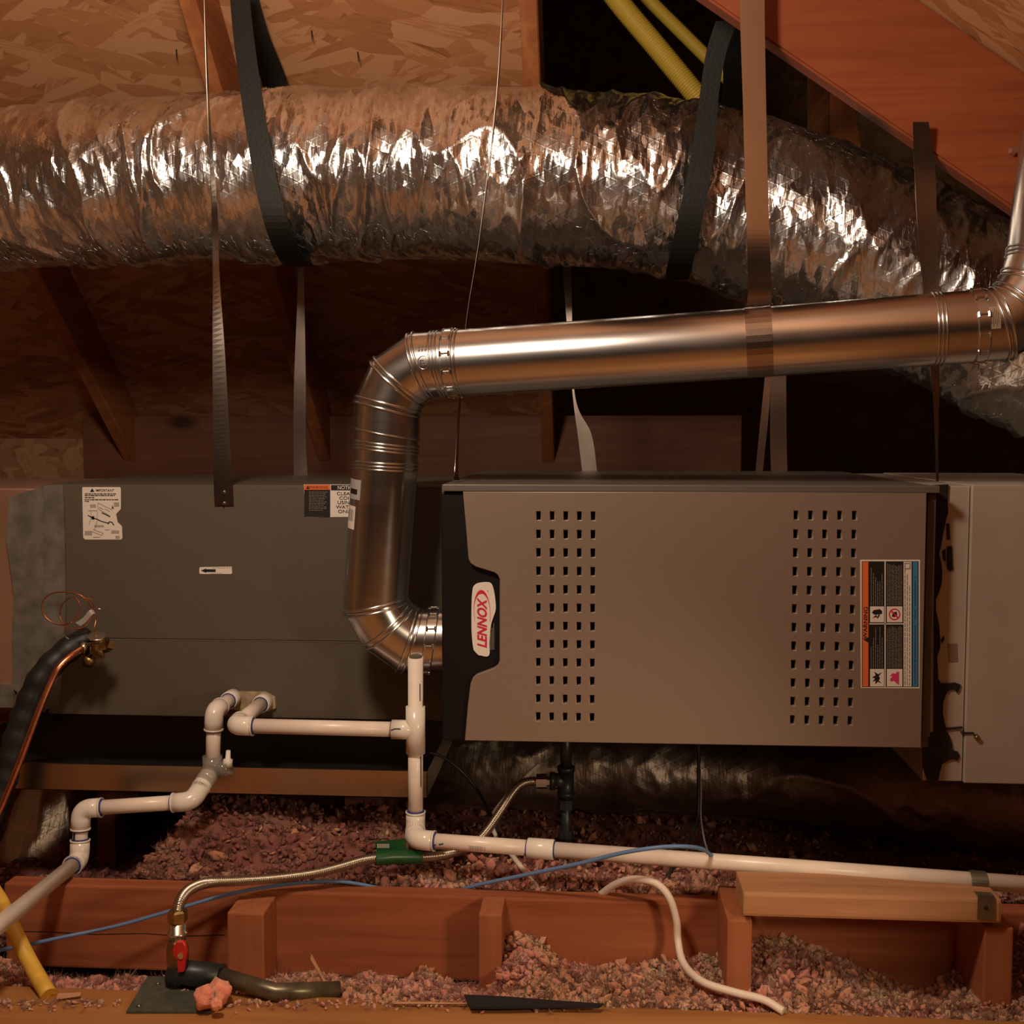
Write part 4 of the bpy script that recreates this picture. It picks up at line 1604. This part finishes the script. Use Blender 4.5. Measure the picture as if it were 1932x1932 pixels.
# ================================================================== GAS LINE
gY = 0.1
gas = thing('gas_pipe', 'black iron gas pipe with a tee dropping below the furnace', 'pipe', W(1068, 1600, gY))
bm = BM()
ptop = W(1068, 1395, gY)
ptop.z = fz0 - 0.001
pt = W(1068, 1474, gY)
pb = W(1068, 1640, gY)
tube(bm, [ptop, pt + Vector((0, 0, 0.02))], 0.0107, 16)
tube(bm, [pt - Vector((0, 0, 0.02)), pb], 0.0095, 16)
obj('pipe', bm, M['black_iron'], gas)
bm = BM()
tube(bm, [pt + Vector((0, 0, 0.028)), pt + Vector((0, 0, 0.02)), pt + Vector((0, 0, 0.0195)), pt - Vector((0, 0, 0.0195)), pt - Vector((0, 0, 0.02)), pt - Vector((0, 0, 0.028))], [0.0165, 0.0165, 0.0145, 0.0145, 0.0165, 0.0165], 16)
tube(bm, [pt, pt - Vector((0.028, 0, 0))], 0.0145, 16)
tube(bm, [pt - Vector((0.02, 0, 0)), pt - Vector((0.03, 0, 0))], 0.0165, 16)
obj('tee', bm, M['black_iron'], gas)
for dy_, r_, hgt in ((0.042, 0.0155, 0.018), (0.1, 0.0145, 0.012)):
    bm = BM()
    q = pt - Vector((0, 0, dy_))
    tube(bm, [q + Vector((0, 0, hgt / 2)), q - Vector((0, 0, hgt / 2))], r_, 8)
    obj('union', bm, M['black_iron'], gas)

hose = thing('gas_connector', 'flexible ribbed steel gas hose curving from the gas pipe to the red valve', 'hose', W(700, 1618, -0.05))
hp = [(1016, 1474, 0.1), (992, 1476, 0.1), (972, 1490, 0.095), (945, 1530, 0.075), (915, 1572, 0.05), (890, 1594, 0.03), (850, 1610, 0.0), (800, 1617, -0.03), (740, 1617, -0.06), (690, 1622, -0.075), (640, 1636, -0.085),
      (590, 1648, -0.1), (520, 1657, -0.115), (450, 1662, -0.135), (395, 1665, -0.16), (360, 1677, -0.21), (341, 1698, -0.255), (335, 1722, -0.272)]
corrugated('hose', [W(*p) for p in hp], 0.0082, 0.0011, 0.0034, M['hose'], hose)
for xa, xb, r_, m in ((1012, 1032, 0.0145, 'galv'), (1032, 1040, 0.0095, 'steel'), (1040, 1052, 0.0145, 'brass')):
    bm = BM()
    tube(bm, [W(xa, 1474, 0.1), W(xb, 1474, 0.1)], r_, 6)
    obj('nut', bm, M[m], hose)
bm = BM()
tube(bm, [W(1053, 1474, 0.1), W(1060, 1474, 0.1)], 0.01, 12)
obj('nipple', bm, M['black_iron'], hose)
gt = [W(x, y, Y) for x, y, Y in ((708, 1620, -0.07), (740, 1617, -0.06), (793, 1617, -0.034))]
bm = BM()
tube(bm, gt, 0.0122, 14, False)
g1 = obj('green_sleeve', bm, M['green'], hose)
bm = BM()
px_ = [(706, 1588), (765, 1582), (768, 1604), (712, 1610)]
prism(bm, [W(x, y, -0.045) for x, y in px_], [W(x, y, -0.0442) for x, y in px_])
gtag = obj('green_tag', bm, M['green'], hose)
fl = Flat(-0.0456)
for k in range(9):
    fl.rect(712 + 2.6 * k, 1592, 713.2 + 2.6 * k, 1600, 'paper', 0)
fl.build('bar_code', gtag)

# shut-off valve, black elbow and floor pipe
vY = -0.272
val = thing('shutoff_valve', 'gas shutoff valve with a red lever standing on the floor plate', 'valve', W(335, 1850, vY))


def vpx(y):
    return W(335, y, vY)


bm = BM()
tube(bm, [vpx(1716), vpx(1719), vpx(1737), vpx(1740)], [0.0115, 0.0155, 0.0155, 0.0125], 6)
obj('nut', bm, M['brass'], val)
bm = BM()
tube(bm, [vpx(1740), vpx(1757), vpx(1758), vpx(1762), vpx(1763), vpx(1772)], [0.0125, 0.0125, 0.0155, 0.0155, 0.0125, 0.0125], 16)
obj('adapter', bm, M['steel'], val)
bm = BM()
tube(bm, [vpx(1772), vpx(1780), vpx(1790), vpx(1812), vpx(1822), vpx(1852)], [0.013, 0.0145, 0.017, 0.017, 0.014, 0.0135], 16)
obj('body', bm, M['brass'], val)
bm = BM()
hy = vY - 0.026
for pts in ([(325, 1790), (333, 1777), (345, 1777), (350, 1785), (352, 1800), (349, 1815), (347, 1834), (335, 1836), (333, 1812), (326, 1802)],):
    px_slab(bm, pts, hy, hy + 0.008)
bmesh.ops.bevel(bm, geom=list(bm.edges), offset=0.0012, segments=1, affect='EDGES')
hd = obj('lever', bm, M['red_handle'], val)
hd['label'] = 'red vinyl lever'
bm = BM()
p = W(341, 1803, hy)
tube(bm, [p + Vector((0, 0.02, 0)), p + Vector((0, -0.002, 0))], 0.005, 8)
obj('stem_nut', bm, M['steel'], val)
bm = BM()
e0 = vpx(1850)
ez = WZT + 0.0245
tube(bm, rounded([e0, Vector((e0.x, vY, ez)), Vector((e0.x + 0.075, vY - 0.01, ez))], 0.03, 8), 0.0195, 16)
obj('black_elbow', bm, M['black_iron'], val)
bm = BM()
a = Vector((e0.x + 0.075, vY - 0.01, ez))
tube(bm, [a, WZ(520, 1872, ez - 0.012), WZ(640, 1868, ez - 0.024)], 0.0135, 16)
obj('floor_pipe', bm, plain('dull_pipe', (0.16, 0.14, 0.09), 0.35, metal=0.6, var=0.3), val)

bm = BM()
pp = [WZ(x, y, WZT + 0.004) for x, y in ((278, 1842), (384, 1842), (398, 1908), (238, 1908))]
prism(bm, pp, [p - Vector((0, 0, 0.003)) for p in pp])
o = obj('floor_plate', bm, M['plate'])
tag(o, 'dusty dark green steel plate lying under the gas shutoff valve', 'plate')
for x, y in ((262, 1898), (375, 1900), (298, 1856)):
    bm = BM()
    p = WZ(x, y, WZT + 0.004)
    tube(bm, [p, p + Vector((0, 0, 0.002))], [0.004, 0.0015], 10)
    obj('screw', bm, M['hose'], o)

# ================================================================== REFRIGERANT LINES AND VALVE
ls = thing('line_set', 'black foam insulated line and bare copper line bending down at the left', 'pipe', W(60, 1400, 0.12))
bm = BM()
tube(bm, resample(catmull([W(170, 1205, 0.15), W(130, 1225, 0.12), W(80, 1275, 0.09), (W(48, 1345, 0.07)), W(20, 1430, 0.05), W(-10, 1530, 0.03), W(-55, 1680, 0.0), W(-110, 1860, -0.02)], 10), 0.01),
     [0.024 + 0.0015 * math.sin(i * 1.7) for i in range(400)][:len(resample(catmull([W(170, 1205, 0.15), W(130, 1225, 0.12), W(80, 1275, 0.09), (W(48, 1345, 0.07)), W(20, 1430, 0.05), W(-10, 1530, 0.03), W(-55, 1680, 0.0), W(-110, 1860, -0.02)], 10), 0.01))], 18)
obj('foam_insulation', bm, M['foam'], ls)
bm = BM()
tube(bm, catmull([W(158, 1222, 0.1), W(135, 1237, 0.07), W(112, 1258, 0.05), W(98, 1284, 0.04), W(72, 1345, 0.02), W(40, 1430, 0.0), W(8, 1510, -0.02), W(-40, 1620, -0.05), W(-110, 1840, -0.06)], 10), 0.0062, 14)
obj('copper_tube', bm, M['copper'], ls)
vy = 0.11
tx = thing('expansion_valve', 'brass expansion valve with a coiled copper sensing tube on the coil cabinet', 'valve', W(185, 1225, vy))
bm = BM()
tube(bm, [W(150, 1219, vy - 0.01), W(164, 1224, vy - 0.005)], [0.0105, 0.0115], 12)
obj('flare_collar', bm, M['hose'], tx)
bm = BM()
tube(bm, [W(166, 1226, vy), W(196, 1222, vy + 0.02)], 0.0135, 6)
tube(bm, [W(184, 1214, vy), W(186, 1242, vy)], 0.012, 8)
obj('body', bm, M['brass'], tx)
bm = BM()
tube(bm, [W(193, 1218, vy - 0.004), W(204, 1216, vy - 0.004)], 0.0145, 6)
tube(bm, [W(204, 1216, vy - 0.004), W(214, 1219, vy)], 0.009, 6)
obj('hex_nut', bm, M['brass'], tx)
bm = BM()
tube(bm, [W(186, 1232, vy - 0.016), W(190, 1233, vy - 0.03), W(193, 1234, vy - 0.033)], [0.006, 0.006, 0.003], 8)
obj('port_cap', bm, M['brass'], tx)
bm = BM()
tube(bm, [W(172, 1238, vy), W(165, 1254, vy + 0.002)], 0.012, 10)
obj('lower_port', bm, M['brass'], tx)
bm = BM()
c0 = W(182, 1201, vy - 0.002)
ax = Vector((0.12, -0.35, 1)).normalized()
tube(bm, [c0 - ax * 0.004, c0, c0 + ax * 0.002], [0.010, 0.0165, 0.0155], 20)
o = obj('diaphragm_disc', bm, M['steel'], tx)
bm = BM()
cp_ = [(182, 1199, vy), (178, 1185, vy), (181, 1165, vy - 0.01), (172, 1145, vy - 0.02), (155, 1125, vy - 0.03), (125, 1117, vy - 0.03), (95, 1121, vy - 0.03), (80, 1138, vy - 0.03), (83, 1160, vy - 0.03), (100, 1175, vy - 0.03), (125, 1178, vy - 0.03),
       (147, 1162, vy - 0.03), (151, 1142, vy - 0.028), (140, 1127, vy - 0.015), (128, 1130, vy), (115, 1145, vy + 0.01), (114, 1165, vy + 0.01), (125, 1183, vy), (140, 1187, vy - 0.005), (158, 1183, vy), (172, 1165, vy), (178, 1150, vy), (172, 1132, vy), (158, 1128, vy)]
tube(bm, catmull([W(*p) for p in cp_], 8), 0.0013, 8)
obj('sensing_tube', bm, M['copper'], tx)
bm = BM()
tube(bm, catmull([W(*p) for p in ((122, 1183, vy), (120, 1192, vy), (124, 1202, vy), (130, 1206, vy))], 8), 0.0012, 8)
obj('steel_wire', bm, M['steel'], tx)
bm = BM()
tube(bm, catmull([W(*p) for p in ((175, 1150, vy), (190, 1149, vy), (199, 1153, vy + 0.02))], 8), 0.0012, 8)
obj('steel_wire', bm, M['steel'], tx)
tg = px_ribbon('paper_tag', [(142, 150, 1176, vy - 0.035, vy - 0.04)] * 1 + [(143, 153, 1174.9, vy - 0.036, vy - 0.04), (160, 170, 1163, vy - 0.04), (174, 182, 1158, vy - 0.03)], M['paper'], tx, 0.0005) if False else None
bm = BM()
Lp = catmull([W(142, 1175, vy - 0.04), W(156, 1166, vy - 0.042), W(168, 1152, vy - 0.045), W(176, 1151, vy - 0.035), W(181, 1160, vy - 0.02)], 5)
Rp = catmull([W(152, 1181, vy - 0.04), W(163, 1173, vy - 0.042), W(174, 1160, vy - 0.045), W(180, 1158, vy - 0.038), W(183, 1164, vy - 0.025)], 5)
ribbon(bm, Lp, Rp, 0.0004)
obj('paper_tag', bm, M['paper_grey'], tx)

# ================================================================== CABLES
def cable(name, label, pts, r, mat, cat='cable', seg=10, group=None):
    bm = BM()
    tube(bm, catmull([p if isinstance(p, Vector) else W(*p) for p in pts], 10), r, seg)
    return tag(obj(name, bm, M[mat]), label, cat, group)


cable('blue_cable', 'blue cable drooping across the front of the joist at left', [(-40, 1800, -0.2), (30, 1787, -0.19), (110, 1770, -0.18), (220, 1747, -0.15), (330, 1716, -0.135), (420, 1690, -0.12), (500, 1674, -0.108), (590, 1664, -0.09), (650, 1664, -0.075), (720, 1676, -0.06)], 0.0032, 'blue_cable')
cable('blue_cable', 'blue cable looping over the white drain pipe below the furnace', [(860, 1682, -0.05), (900, 1670, -0.07), (980, 1653, -0.09), (1090, 1630, -0.13), (1170, 1610, -0.16), (1240, 1599, -0.175), (1290, 1597, -0.17), (1325, 1602, -0.15), (1345, 1616, -0.12)], 0.0034, 'blue_cable')
cable('white_cable', 'white cable arching over the joist and down onto the insulation', [(1130, 1690, -0.06), (1160, 1669, -0.09), (1195, 1659, -0.12), (1236, 1666, -0.14), (1262, 1692, -0.15), (1276, 1735, -0.15), (1279, 1775, -0.15), (1290, 1818, -0.185), WZ(1325, 1852, 0.148), WZ(1385, 1872, 0.146), WZ(1440, 1886, 0.142), WZ(1478, 1908, 0.134)], 0.0062, 'white_cable')
cable('white_cable', 'short white cable dropping behind the drain pipe coupling into insulation', [(1016, 1443, 0.35), (990, 1468, 0.3), (945, 1515, 0.22), (928, 1545, 0.16), (938, 1580, 0.1), (965, 1612, 0.03), (990, 1645, -0.02), (1022, 1685, -0.04)], 0.0048, 'white_cable')
cable('black_cable', 'thin black wire hanging from the furnace bottom, right of the gas pipe', [Vector((W(1318, 1400, 0.15).x, 0.15, fz0 - 0.001)), (1318, 1470, 0.15), (1317, 1535, 0.14), (1306, 1575, 0.1), (1290, 1600, 0.05), (1262, 1650, 0.0), (1245, 1690, -0.02)], 0.0035, 'black_cable')
cable('grey_cable', 'thin grey wire beside the hanging black wire below the furnace', [Vector((W(1312, 1400, 0.15).x, 0.16, fz0 - 0.001)), (1322, 1480, 0.16), (1322, 1535, 0.15), (1328, 1580, 0.12), (1338, 1615, 0.06)], 0.0018, 'grey_cable')
cable('black_cable', 'black wire curving down from the overflow pan corner under the furnace', [(810, 1420, 0.2), (835, 1428, 0.2), (870, 1455, 0.2), (900, 1490, 0.2), (925, 1535, 0.15), (960, 1610, 0.05), (1010, 1650, 0.0), (1060, 1690, -0.03)], 0.003, 'black_cable')

# ================================================================== LOOSE INSULATION
def noise_ico(sub, seed, amp):
    bm = BM()
    bmesh.ops.create_icosphere(bm, subdivisions=sub, radius=1.0)
    for v in bm.verts:
        n_ = v.co.normalized()
        k = 1 + amp * noise.noise(n_ * 1.6 + Vector((seed * 3.1, seed, 0))) + amp * 0.7 * noise.noise(n_ * 4.0 + Vector((0, seed * 2.3, 1)))
        v.co = n_ * max(0.25, k)
    me = bpy.data.meshes.new('t')
    bm.to_mesh(me)
    bm.free()
    vs = np.array([v.co[:] for v in me.vertices])
    fs = np.array([p.vertices[:] for p in me.polygons])
    bpy.data.meshes.remove(me)
    return vs, fs


def inter(xs_, ys_, x):
    return float(np.interp(x, xs_, ys_))


V1 = [noise_ico(1, i + 20, 0.6) for i in range(8)] + [noise_ico(2, i + 40, 0.7) for i in range(4)]


def wisp_tuft(seed, n=14):
    """a tangle of thin curved fibre strands"""
    r_ = np.random.default_rng(seed)
    vs, fs = [], []
    for k in range(n):
        p = r_.normal(size=3) * 0.3
        d = r_.normal(size=3)
        d /= np.linalg.norm(d)
        b_ = r_.normal(size=3) * 0.95
        wv = np.cross(d, r_.normal(size=3))
        wv *= 0.05 / max(1e-6, np.linalg.norm(wv))
        i0 = len(vs)
        for j in range(5):
            t = j / 4
            q = p + d * (t - 0.5) * 1.9 + b_ * (t - 0.5) ** 2 * 2.2
            wt = 1.0 - 0.7 * abs(t - 0.5) * 2
            vs += [q - wv * wt, q + wv * wt]
        for j in range(4):
            a = i0 + 2 * j
            fs += [(a, a + 1, a + 3), (a, a + 3, a + 2)]
    return np.array(vs), np.array(fs)


VT = [wisp_tuft(60 + i) for i in range(8)]


def fluff_heap(name, label, spots, mats, variants, seed=0, bed=None, tufts=0.42):
    """spots: (x, y, z, radius, material index); bed: extra (verts, faces) of the lumpy ground below them"""
    rg_ = np.random.default_rng(seed)
    S = np.array([sp[:4] for sp in spots])
    MI = np.array([sp[4] for sp in spots], dtype=np.int32)
    n = len(S)
    big = S[:, 3] > 0.0062
    kind = np.where(big, 8 + rg_.integers(4, size=n), rg_.integers(8, size=n))
    tuft = rg_.random(n) < tufts
    kind = np.where(tuft, len(variants) + rg_.integers(len(VT), size=n), kind)
    q = rg_.normal(size=(n, 4))
    q /= np.linalg.norm(q, axis=1)[:, None]
    w, a, b, c = q.T
    Rm = np.stack([np.stack([1 - 2 * (b * b + c * c), 2 * (a * b - c * w), 2 * (a * c + b * w)], -1), np.stack([2 * (a * b + c * w), 1 - 2 * (a * a + c * c), 2 * (b * c - a * w)], -1),
                   np.stack([2 * (a * c - b * w), 2 * (b * c + a * w), 1 - 2 * (a * a + b * b)], -1)], 1)
    sc = S[:, 3:4] * np.array([1.2, 0.85, 0.65]) * rg_.uniform(0.75, 1.25, (n, 3))
    sc = np.where(tuft[:, None], np.maximum(S[:, 3:4], 0.0045) * rg_.uniform(0.9, 1.5, (n, 1)) * np.ones(3), sc)
    allv, allf, allm = [], [], []
    off = 0
    for k, (vs, fs) in enumerate(list(variants) + VT):
        ix = np.where(kind == k)[0]
        P = np.einsum('nvj,nij->nvi', vs[None] * sc[ix][:, None, :], Rm[ix]) + S[ix][:, None, :3]
        allv.append(P.reshape(-1, 3))
        allf.append((fs[None] + (np.arange(len(ix)) * len(vs))[:, None, None] + off).reshape(-1, 3))
        allm.append(np.repeat(MI[ix], len(fs)))
        off += len(ix) * len(vs)
    if bed is not None:
        allv.append(bed[0])
        allf.append(bed[1] + off)
        allm.append(np.zeros(len(bed[1]), dtype=np.int32))
    Vv, Ff, Mm = np.concatenate(allv), np.concatenate(allf), np.concatenate(allm).astype(np.int32)
    org = Vector((float(Vv[:, 0].mean()), float(Vv[:, 1].mean()), float(Vv[:, 2].min())))
    Vv = Vv - np.array(org)
    me = bpy.data.meshes.new(name)
    me.vertices.add(len(Vv))
    me.vertices.foreach_set('co', Vv.astype(np.float32).ravel())
    me.loops.add(len(Ff) * 3)
    me.loops.foreach_set('vertex_index', Ff.astype(np.int32).ravel())
    me.polygons.add(len(Ff))
    me.polygons.foreach_set('loop_start', np.arange(0, len(Ff) * 3, 3, dtype=np.int32))
    me.polygons.foreach_set('loop_total', np.full(len(Ff), 3, dtype=np.int32))
    me.polygons.foreach_set('material_index', Mm)
    me.polygons.foreach_set('use_smooth', np.ones(len(Ff), dtype=bool))
    for m in mats:
        me.materials.append(m)
    me.update()
    o = bpy.data.objects.new(name, me)
    o.location = org
    COL.objects.link(o)
    o['kind'] = 'stuff'
    tag(o, label, 'insulation')
    return o


def bed_grid(fn, x0, x1, y0, y1, nx, ny):
    vs, fs = [], []
    for j in range(ny + 1):
        for i in range(nx + 1):
            x, y = x0 + (x1 - x0) * i / nx, y0 + (y1 - y0) * j / ny
            vs.append((x, y, fn(x, y)))
    for j in range(ny):
        for i in range(nx):
            k = j * (nx + 1) + i
            fs += [(k, k + 1, k + nx + 2), (k, k + nx + 2, k + nx + 1)]
    return np.array(vs), np.array(fs)


# heap in front of the joist: its height along the joist face, read where the photograph shows it
SK_X = [-60, 0, 60, 120, 250, 330, 380, 430, 500, 560, 600, 660, 700, 760, 800, 850, 900, 940, 955, 975, 1000, 1030, 1060, 1120, 1180, 1240, 1300, 1370, 1410, 1440, 1470, 1520, 1570, 1620, 1680, 1740, 1790, 1820, 1850, 1900, 1930, 1960, 2050]
SK_Y = [1795, 1803, 1826, 1850, 1850, 1848, 1836, 1846, 1845, 1834, 1828, 1850, 1830, 1850, 1826, 1846, 1862, 1850, 1765, 1748, 1756, 1772, 1806, 1818, 1812, 1806, 1800, 1790, 1764, 1752, 1754, 1768, 1788, 1822, 1850, 1868, 1826, 1812, 1806, 1800, 1720, 1690, 1690]
SK_WX = [W(px, 1850, BY).x for px in SK_X]
SK_WZ = [W(px, py + 6, BY).z for px, py in zip(SK_X, SK_Y)]


def front_h(x, y):
    t = min(1.0, max(0.0, (BY - y) / (BY - ya)))
    a = inter(SK_WX, SK_WZ, x)
    e = t ** 0.8
    z = a * (1 - e) + (WZT - 0.006) * e
    return z + 0.008 * noise.noise((x * 38, y * 38, 2)) + 0.006 * noise.noise((x * 75, y * 75, 5)) - 0.004


rgn = np.random.default_rng(5)
spots = []
xw0, xw1 = W(-60, 1850, BY).x, W(2050, 1850, BY).x
for _ in range(20000):
    Y = BY - 0.003 - rgn.random() * (BY - ya - 0.004)
    x = rgn.uniform(xw0, xw1)
    r = rgn.uniform(0.0026, 0.006) if rgn.random() < 0.86 else rgn.uniform(0.0065, 0.0105)
    z = front_h(x, Y) + rgn.uniform(-0.003, 0.004)
    nn = noise.noise((x * 7, Y * 7, 9)) + 0.5 * noise.noise((x * 22, Y * 22, 4))
    mi = 0 if nn > 0.05 else 1
    u_ = rgn.random()
    if u_ < 0.06:
        mi = 2
    elif u_ < 0.075:
        mi = 3
    spots.append((x, Y, z, r, mi))
bed = bed_grid(lambda x, y: front_h(x, y) - 0.003, xw0, xw1, ya + 0.002, BY - 0.001, 420, 26)
fluff_heap('loose_insulation', 'pink loose fibre insulation heaped between the joist and the walkway sheet', spots, [M['fluff'], M['fluff_tan'], M['fluff_dark'], M['fluff_hot']], V1, 1, bed)
# scraps strewn over the walkway edge
spots = []
for _ in range(700):
    px = rgn.uniform(-40, 1990)
    if 225 < px < 400:
        continue
    y = 1893 + abs(rgn.normal()) * 8 - 3
    r = rgn.uniform(0.002, 0.005)
    p = WZ(px, y, WZT)
    spots.append((p.x, p.y, WZT + r * 0.4, r, 0 if rgn.random() < 0.4 else 1))
fluff_heap('insulation_scraps', 'small pink fibre scraps strewn along the edge of the walkway sheet', spots, [M['fluff'], M['fluff_tan']], V1, 2)
# behind the joist
RK_X = [-60, 150, 230, 300, 350, 420, 600, 700, 800, 900, 1000, 1100, 1200, 1300, 1400, 1500, 1600, 1700, 1800, 1932, 2060]
RK_Z = [0.09, 0.09, 0.12, 0.2, 0.265, 0.275, 0.25, 0.25, 0.225, 0.235, 0.24, 0.235, 0.235, 0.23, 0.225, 0.2, 0.2, 0.2, 0.22, 0.225, 0.225]
RK_WX = [W(px, 1640, 0.1).x for px in RK_X]


def rear_h(x, y):
    a = inter(RK_WX, RK_Z, x)
    near = 0.25 - 0.22 * max(0.0, min(1.0, (x + 0.42) / 0.12))
    f_ = max(0.0, min(1.0, (y - near) / (0.1 + 0.6 * near)))
    a = a * (1 - f_) + 0.1 * f_
    a = min(a, zt + 0.004 + max(0.0, y + 0.02) * 0.55)
    return a + 0.012 * noise.noise((x * 14, y * 14, 2)) + 0.008 * noise.noise((x * 40, y * 40, 5)) - 0.004


spots = []
for _ in range(13000):
    Y = -0.055 + (rgn.random() ** 1.9) * 0.75
    x = rgn.uniform(-1.15, 1.05) * (1 + 0.3 * max(0, Y))
    r = rgn.uniform(0.0035, 0.006) if rgn.random() < 0.85 else rgn.uniform(0.0065, 0.011)
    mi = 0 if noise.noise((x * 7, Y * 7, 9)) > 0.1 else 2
    if rgn.random() < (0.3 if x > -0.3 else 0.06):
        mi = 1
    if x > -0.3 and Y < 0.07 and noise.noise((x * 9, Y * 9, 3)) > -0.25:
        mi = 3
    spots.append((x, Y, rear_h(x, Y) + rgn.uniform(-0.003, 0.005), r, mi))
bed = bed_grid(lambda x, y: rear_h(x, y) - 0.003, -2.2, 1.6, -0.058, 1.55, 300, 110)
fluff_heap('loose_insulation', 'shade-darkened pink loose fibre insulation spread behind the joist under the furnace', spots, [M['fluff_dark'], M['fluff_tan'], M['fluff_dark'], M['fluff']], V1, 3, bed, 0.4)

# bright tuft on the floor plate
bm = BM()
for (x, y, r, sd) in ((388, 1882, 0.017, 1), (412, 1872, 0.019, 2), (408, 1895, 0.009, 3)):
    p = WZ(x, y, WZT + 0.022)
    vs, fs = noise_ico(3, sd, 0.35)
    vv = [bm.verts.new(p + Vector(v) * r) for v in vs]
    for f in fs:
        bm.faces.new([vv[i] for i in f]).smooth = True
tag(obj('insulation_tuft', bm, M['fluff_hot']), 'bright pink double tuft of fibre on the corner of the steel floor plate', 'insulation')
# tar paper strip and pale splinters
bm = BM()
tp = [WZ(x, y, WZT + 0.012) for x, y in ((876, 1876), (960, 1880), (1060, 1888), (1138, 1893), (1130, 1899), (1040, 1898), (960, 1900), (888, 1900))]
prism(bm, tp, [p - Vector((0, 0, 0.003)) for p in tp])
tag(obj('tar_paper_strip', bm, M['tar']), 'torn strip of black tar paper lying at the edge of the walkway', 'scrap')
for (x0_, y0_, x1_, y1_, lb) in ((108, 1881, 152, 1877, 'pale splinter of wood lying beside the yellow pipe end'), (586, 1806, 612, 1852, 'pale splinter of wood leaning in the insulation right of the shutoff valve'),
                                 (742, 1893, 880, 1894, 'long thin pale splinter at the walkway edge, left of the tar paper')):
    a, b = WZ(x0_, y0_, WZT + 0.005), WZ(x1_, y1_, WZT + 0.005)
    if y1_ - y0_ > 20:
        a, b = W(x0_, y0_, -0.16), W(x1_, y1_, -0.2)
    d = (b - a).normalized()
    w_ = Vector((0, 0.004, 0.003)) * (0.35 if y1_ == 1894 else 1.0)
    bm = BM()
    prism(bm, [a - w_, b - w_ * 0.6, b + w_ * 0.6, a + w_], [p + Vector((0.001, -0.002, 0.002)) for p in (a - w_, b - w_ * 0.6, b + w_ * 0.6, a + w_)])
    tag(obj('wood_splinter', bm, M['pale']), lb, 'splinter')

# ================================================================== PIPE STICKERS
cyl_patch('pipe_label', 3, 0.527, 0.684, R(-88), R(-42), M['paper'], vert)
o = cyl_patch('pipe_label', 3, 0.731, 0.865, R(-86), R(-32), M['paper_grey'], vert)
for i, (a0, a1) in enumerate(((-70, -66), (-64, -61), (-59, -57), (-55, -51), (-49, -47))):
    cyl_patch('bar_code', 3, 0.58, 0.66, R(a0), R(a1), M['grey_print'], vert, 1.011, 2)
cyl_patch('bar_code', 3, 0.765, 0.80, R(-66), R(-40), M['ink'], vert, 1.011, 6)
o = cyl_patch('pipe_label', 11, 0.28, 0.78, R(-25), R(10), plain('amber_label', (0.5, 0.42, 0.28), 0.3, metal=0.4), rel)
for k in range(6):
    cyl_patch('print', 11, 0.34 + 0.07 * k, 0.36 + 0.07 * k, R(-22 + 3 * (k % 3)), R(6 - 4 * (k % 2)), M['ink'], rel, 1.011, 4)
# round mark and stamped lettering on the upper elbow collar
c = vpt[7].lerp(vpt[8], 0.28)
d = segdir(7)
e = (Vector((0, -1, 0.02)) - d * Vector((0, -1, 0.02)).dot(d)).normalized()
s = d.cross(e)
if s.z < 0:
    s = -s
cc = c + e * (VR + 0.0006)
bm = BM()
pts = []
for k in range(28):
    a_ = 2 * math.pi * k / 28
    q = cc + d * math.cos(a_) * 0.0095 + s * math.sin(a_) * 0.0115
    q = c + (q - c) - e * 0.0
    off = (q - c)
    rad = off - d * off.dot(d)
    pts.append(c + d * off.dot(d) + rad.normalized() * (VR + 0.0004))
loop_tube(bm, pts, 0.0007, 6)


def stamp(bm, strokes):
    for st_ in strokes:
        P = []
        for (u_, v_) in st_:
            off = e * VR + s * v_
            P.append(c + d * u_ + off.normalized() * (VR + 0.0005))
        tube(bm, P, 0.0008, 6)


stamp(bm, [[(-0.005, 0.004), (0.001, 0.004)], [(-0.005, 0.004), (-0.005, -0.001)], [(0.001, 0.001), (0.001, -0.004)], [(-0.001, -0.004), (0.006, -0.004)], [(-0.001, 0.0), (0.006, 0.0)]])
obj('stamped_mark', bm, M['steel'], upper)
bm = BM()
for row in range(2):
    for k in range(4):
        u_ = -0.008 + 0.0055 * k
        v_ = 0.03 - 0.008 * row
        stamp(bm, [[(u_, v_), (u_ + 0.003, v_ + 0.002)], [(u_ + 0.001, v_ - 0.002), (u_ + 0.001, v_ + 0.003)]])
obj('stamped_lettering', bm, M['steel'], upper)
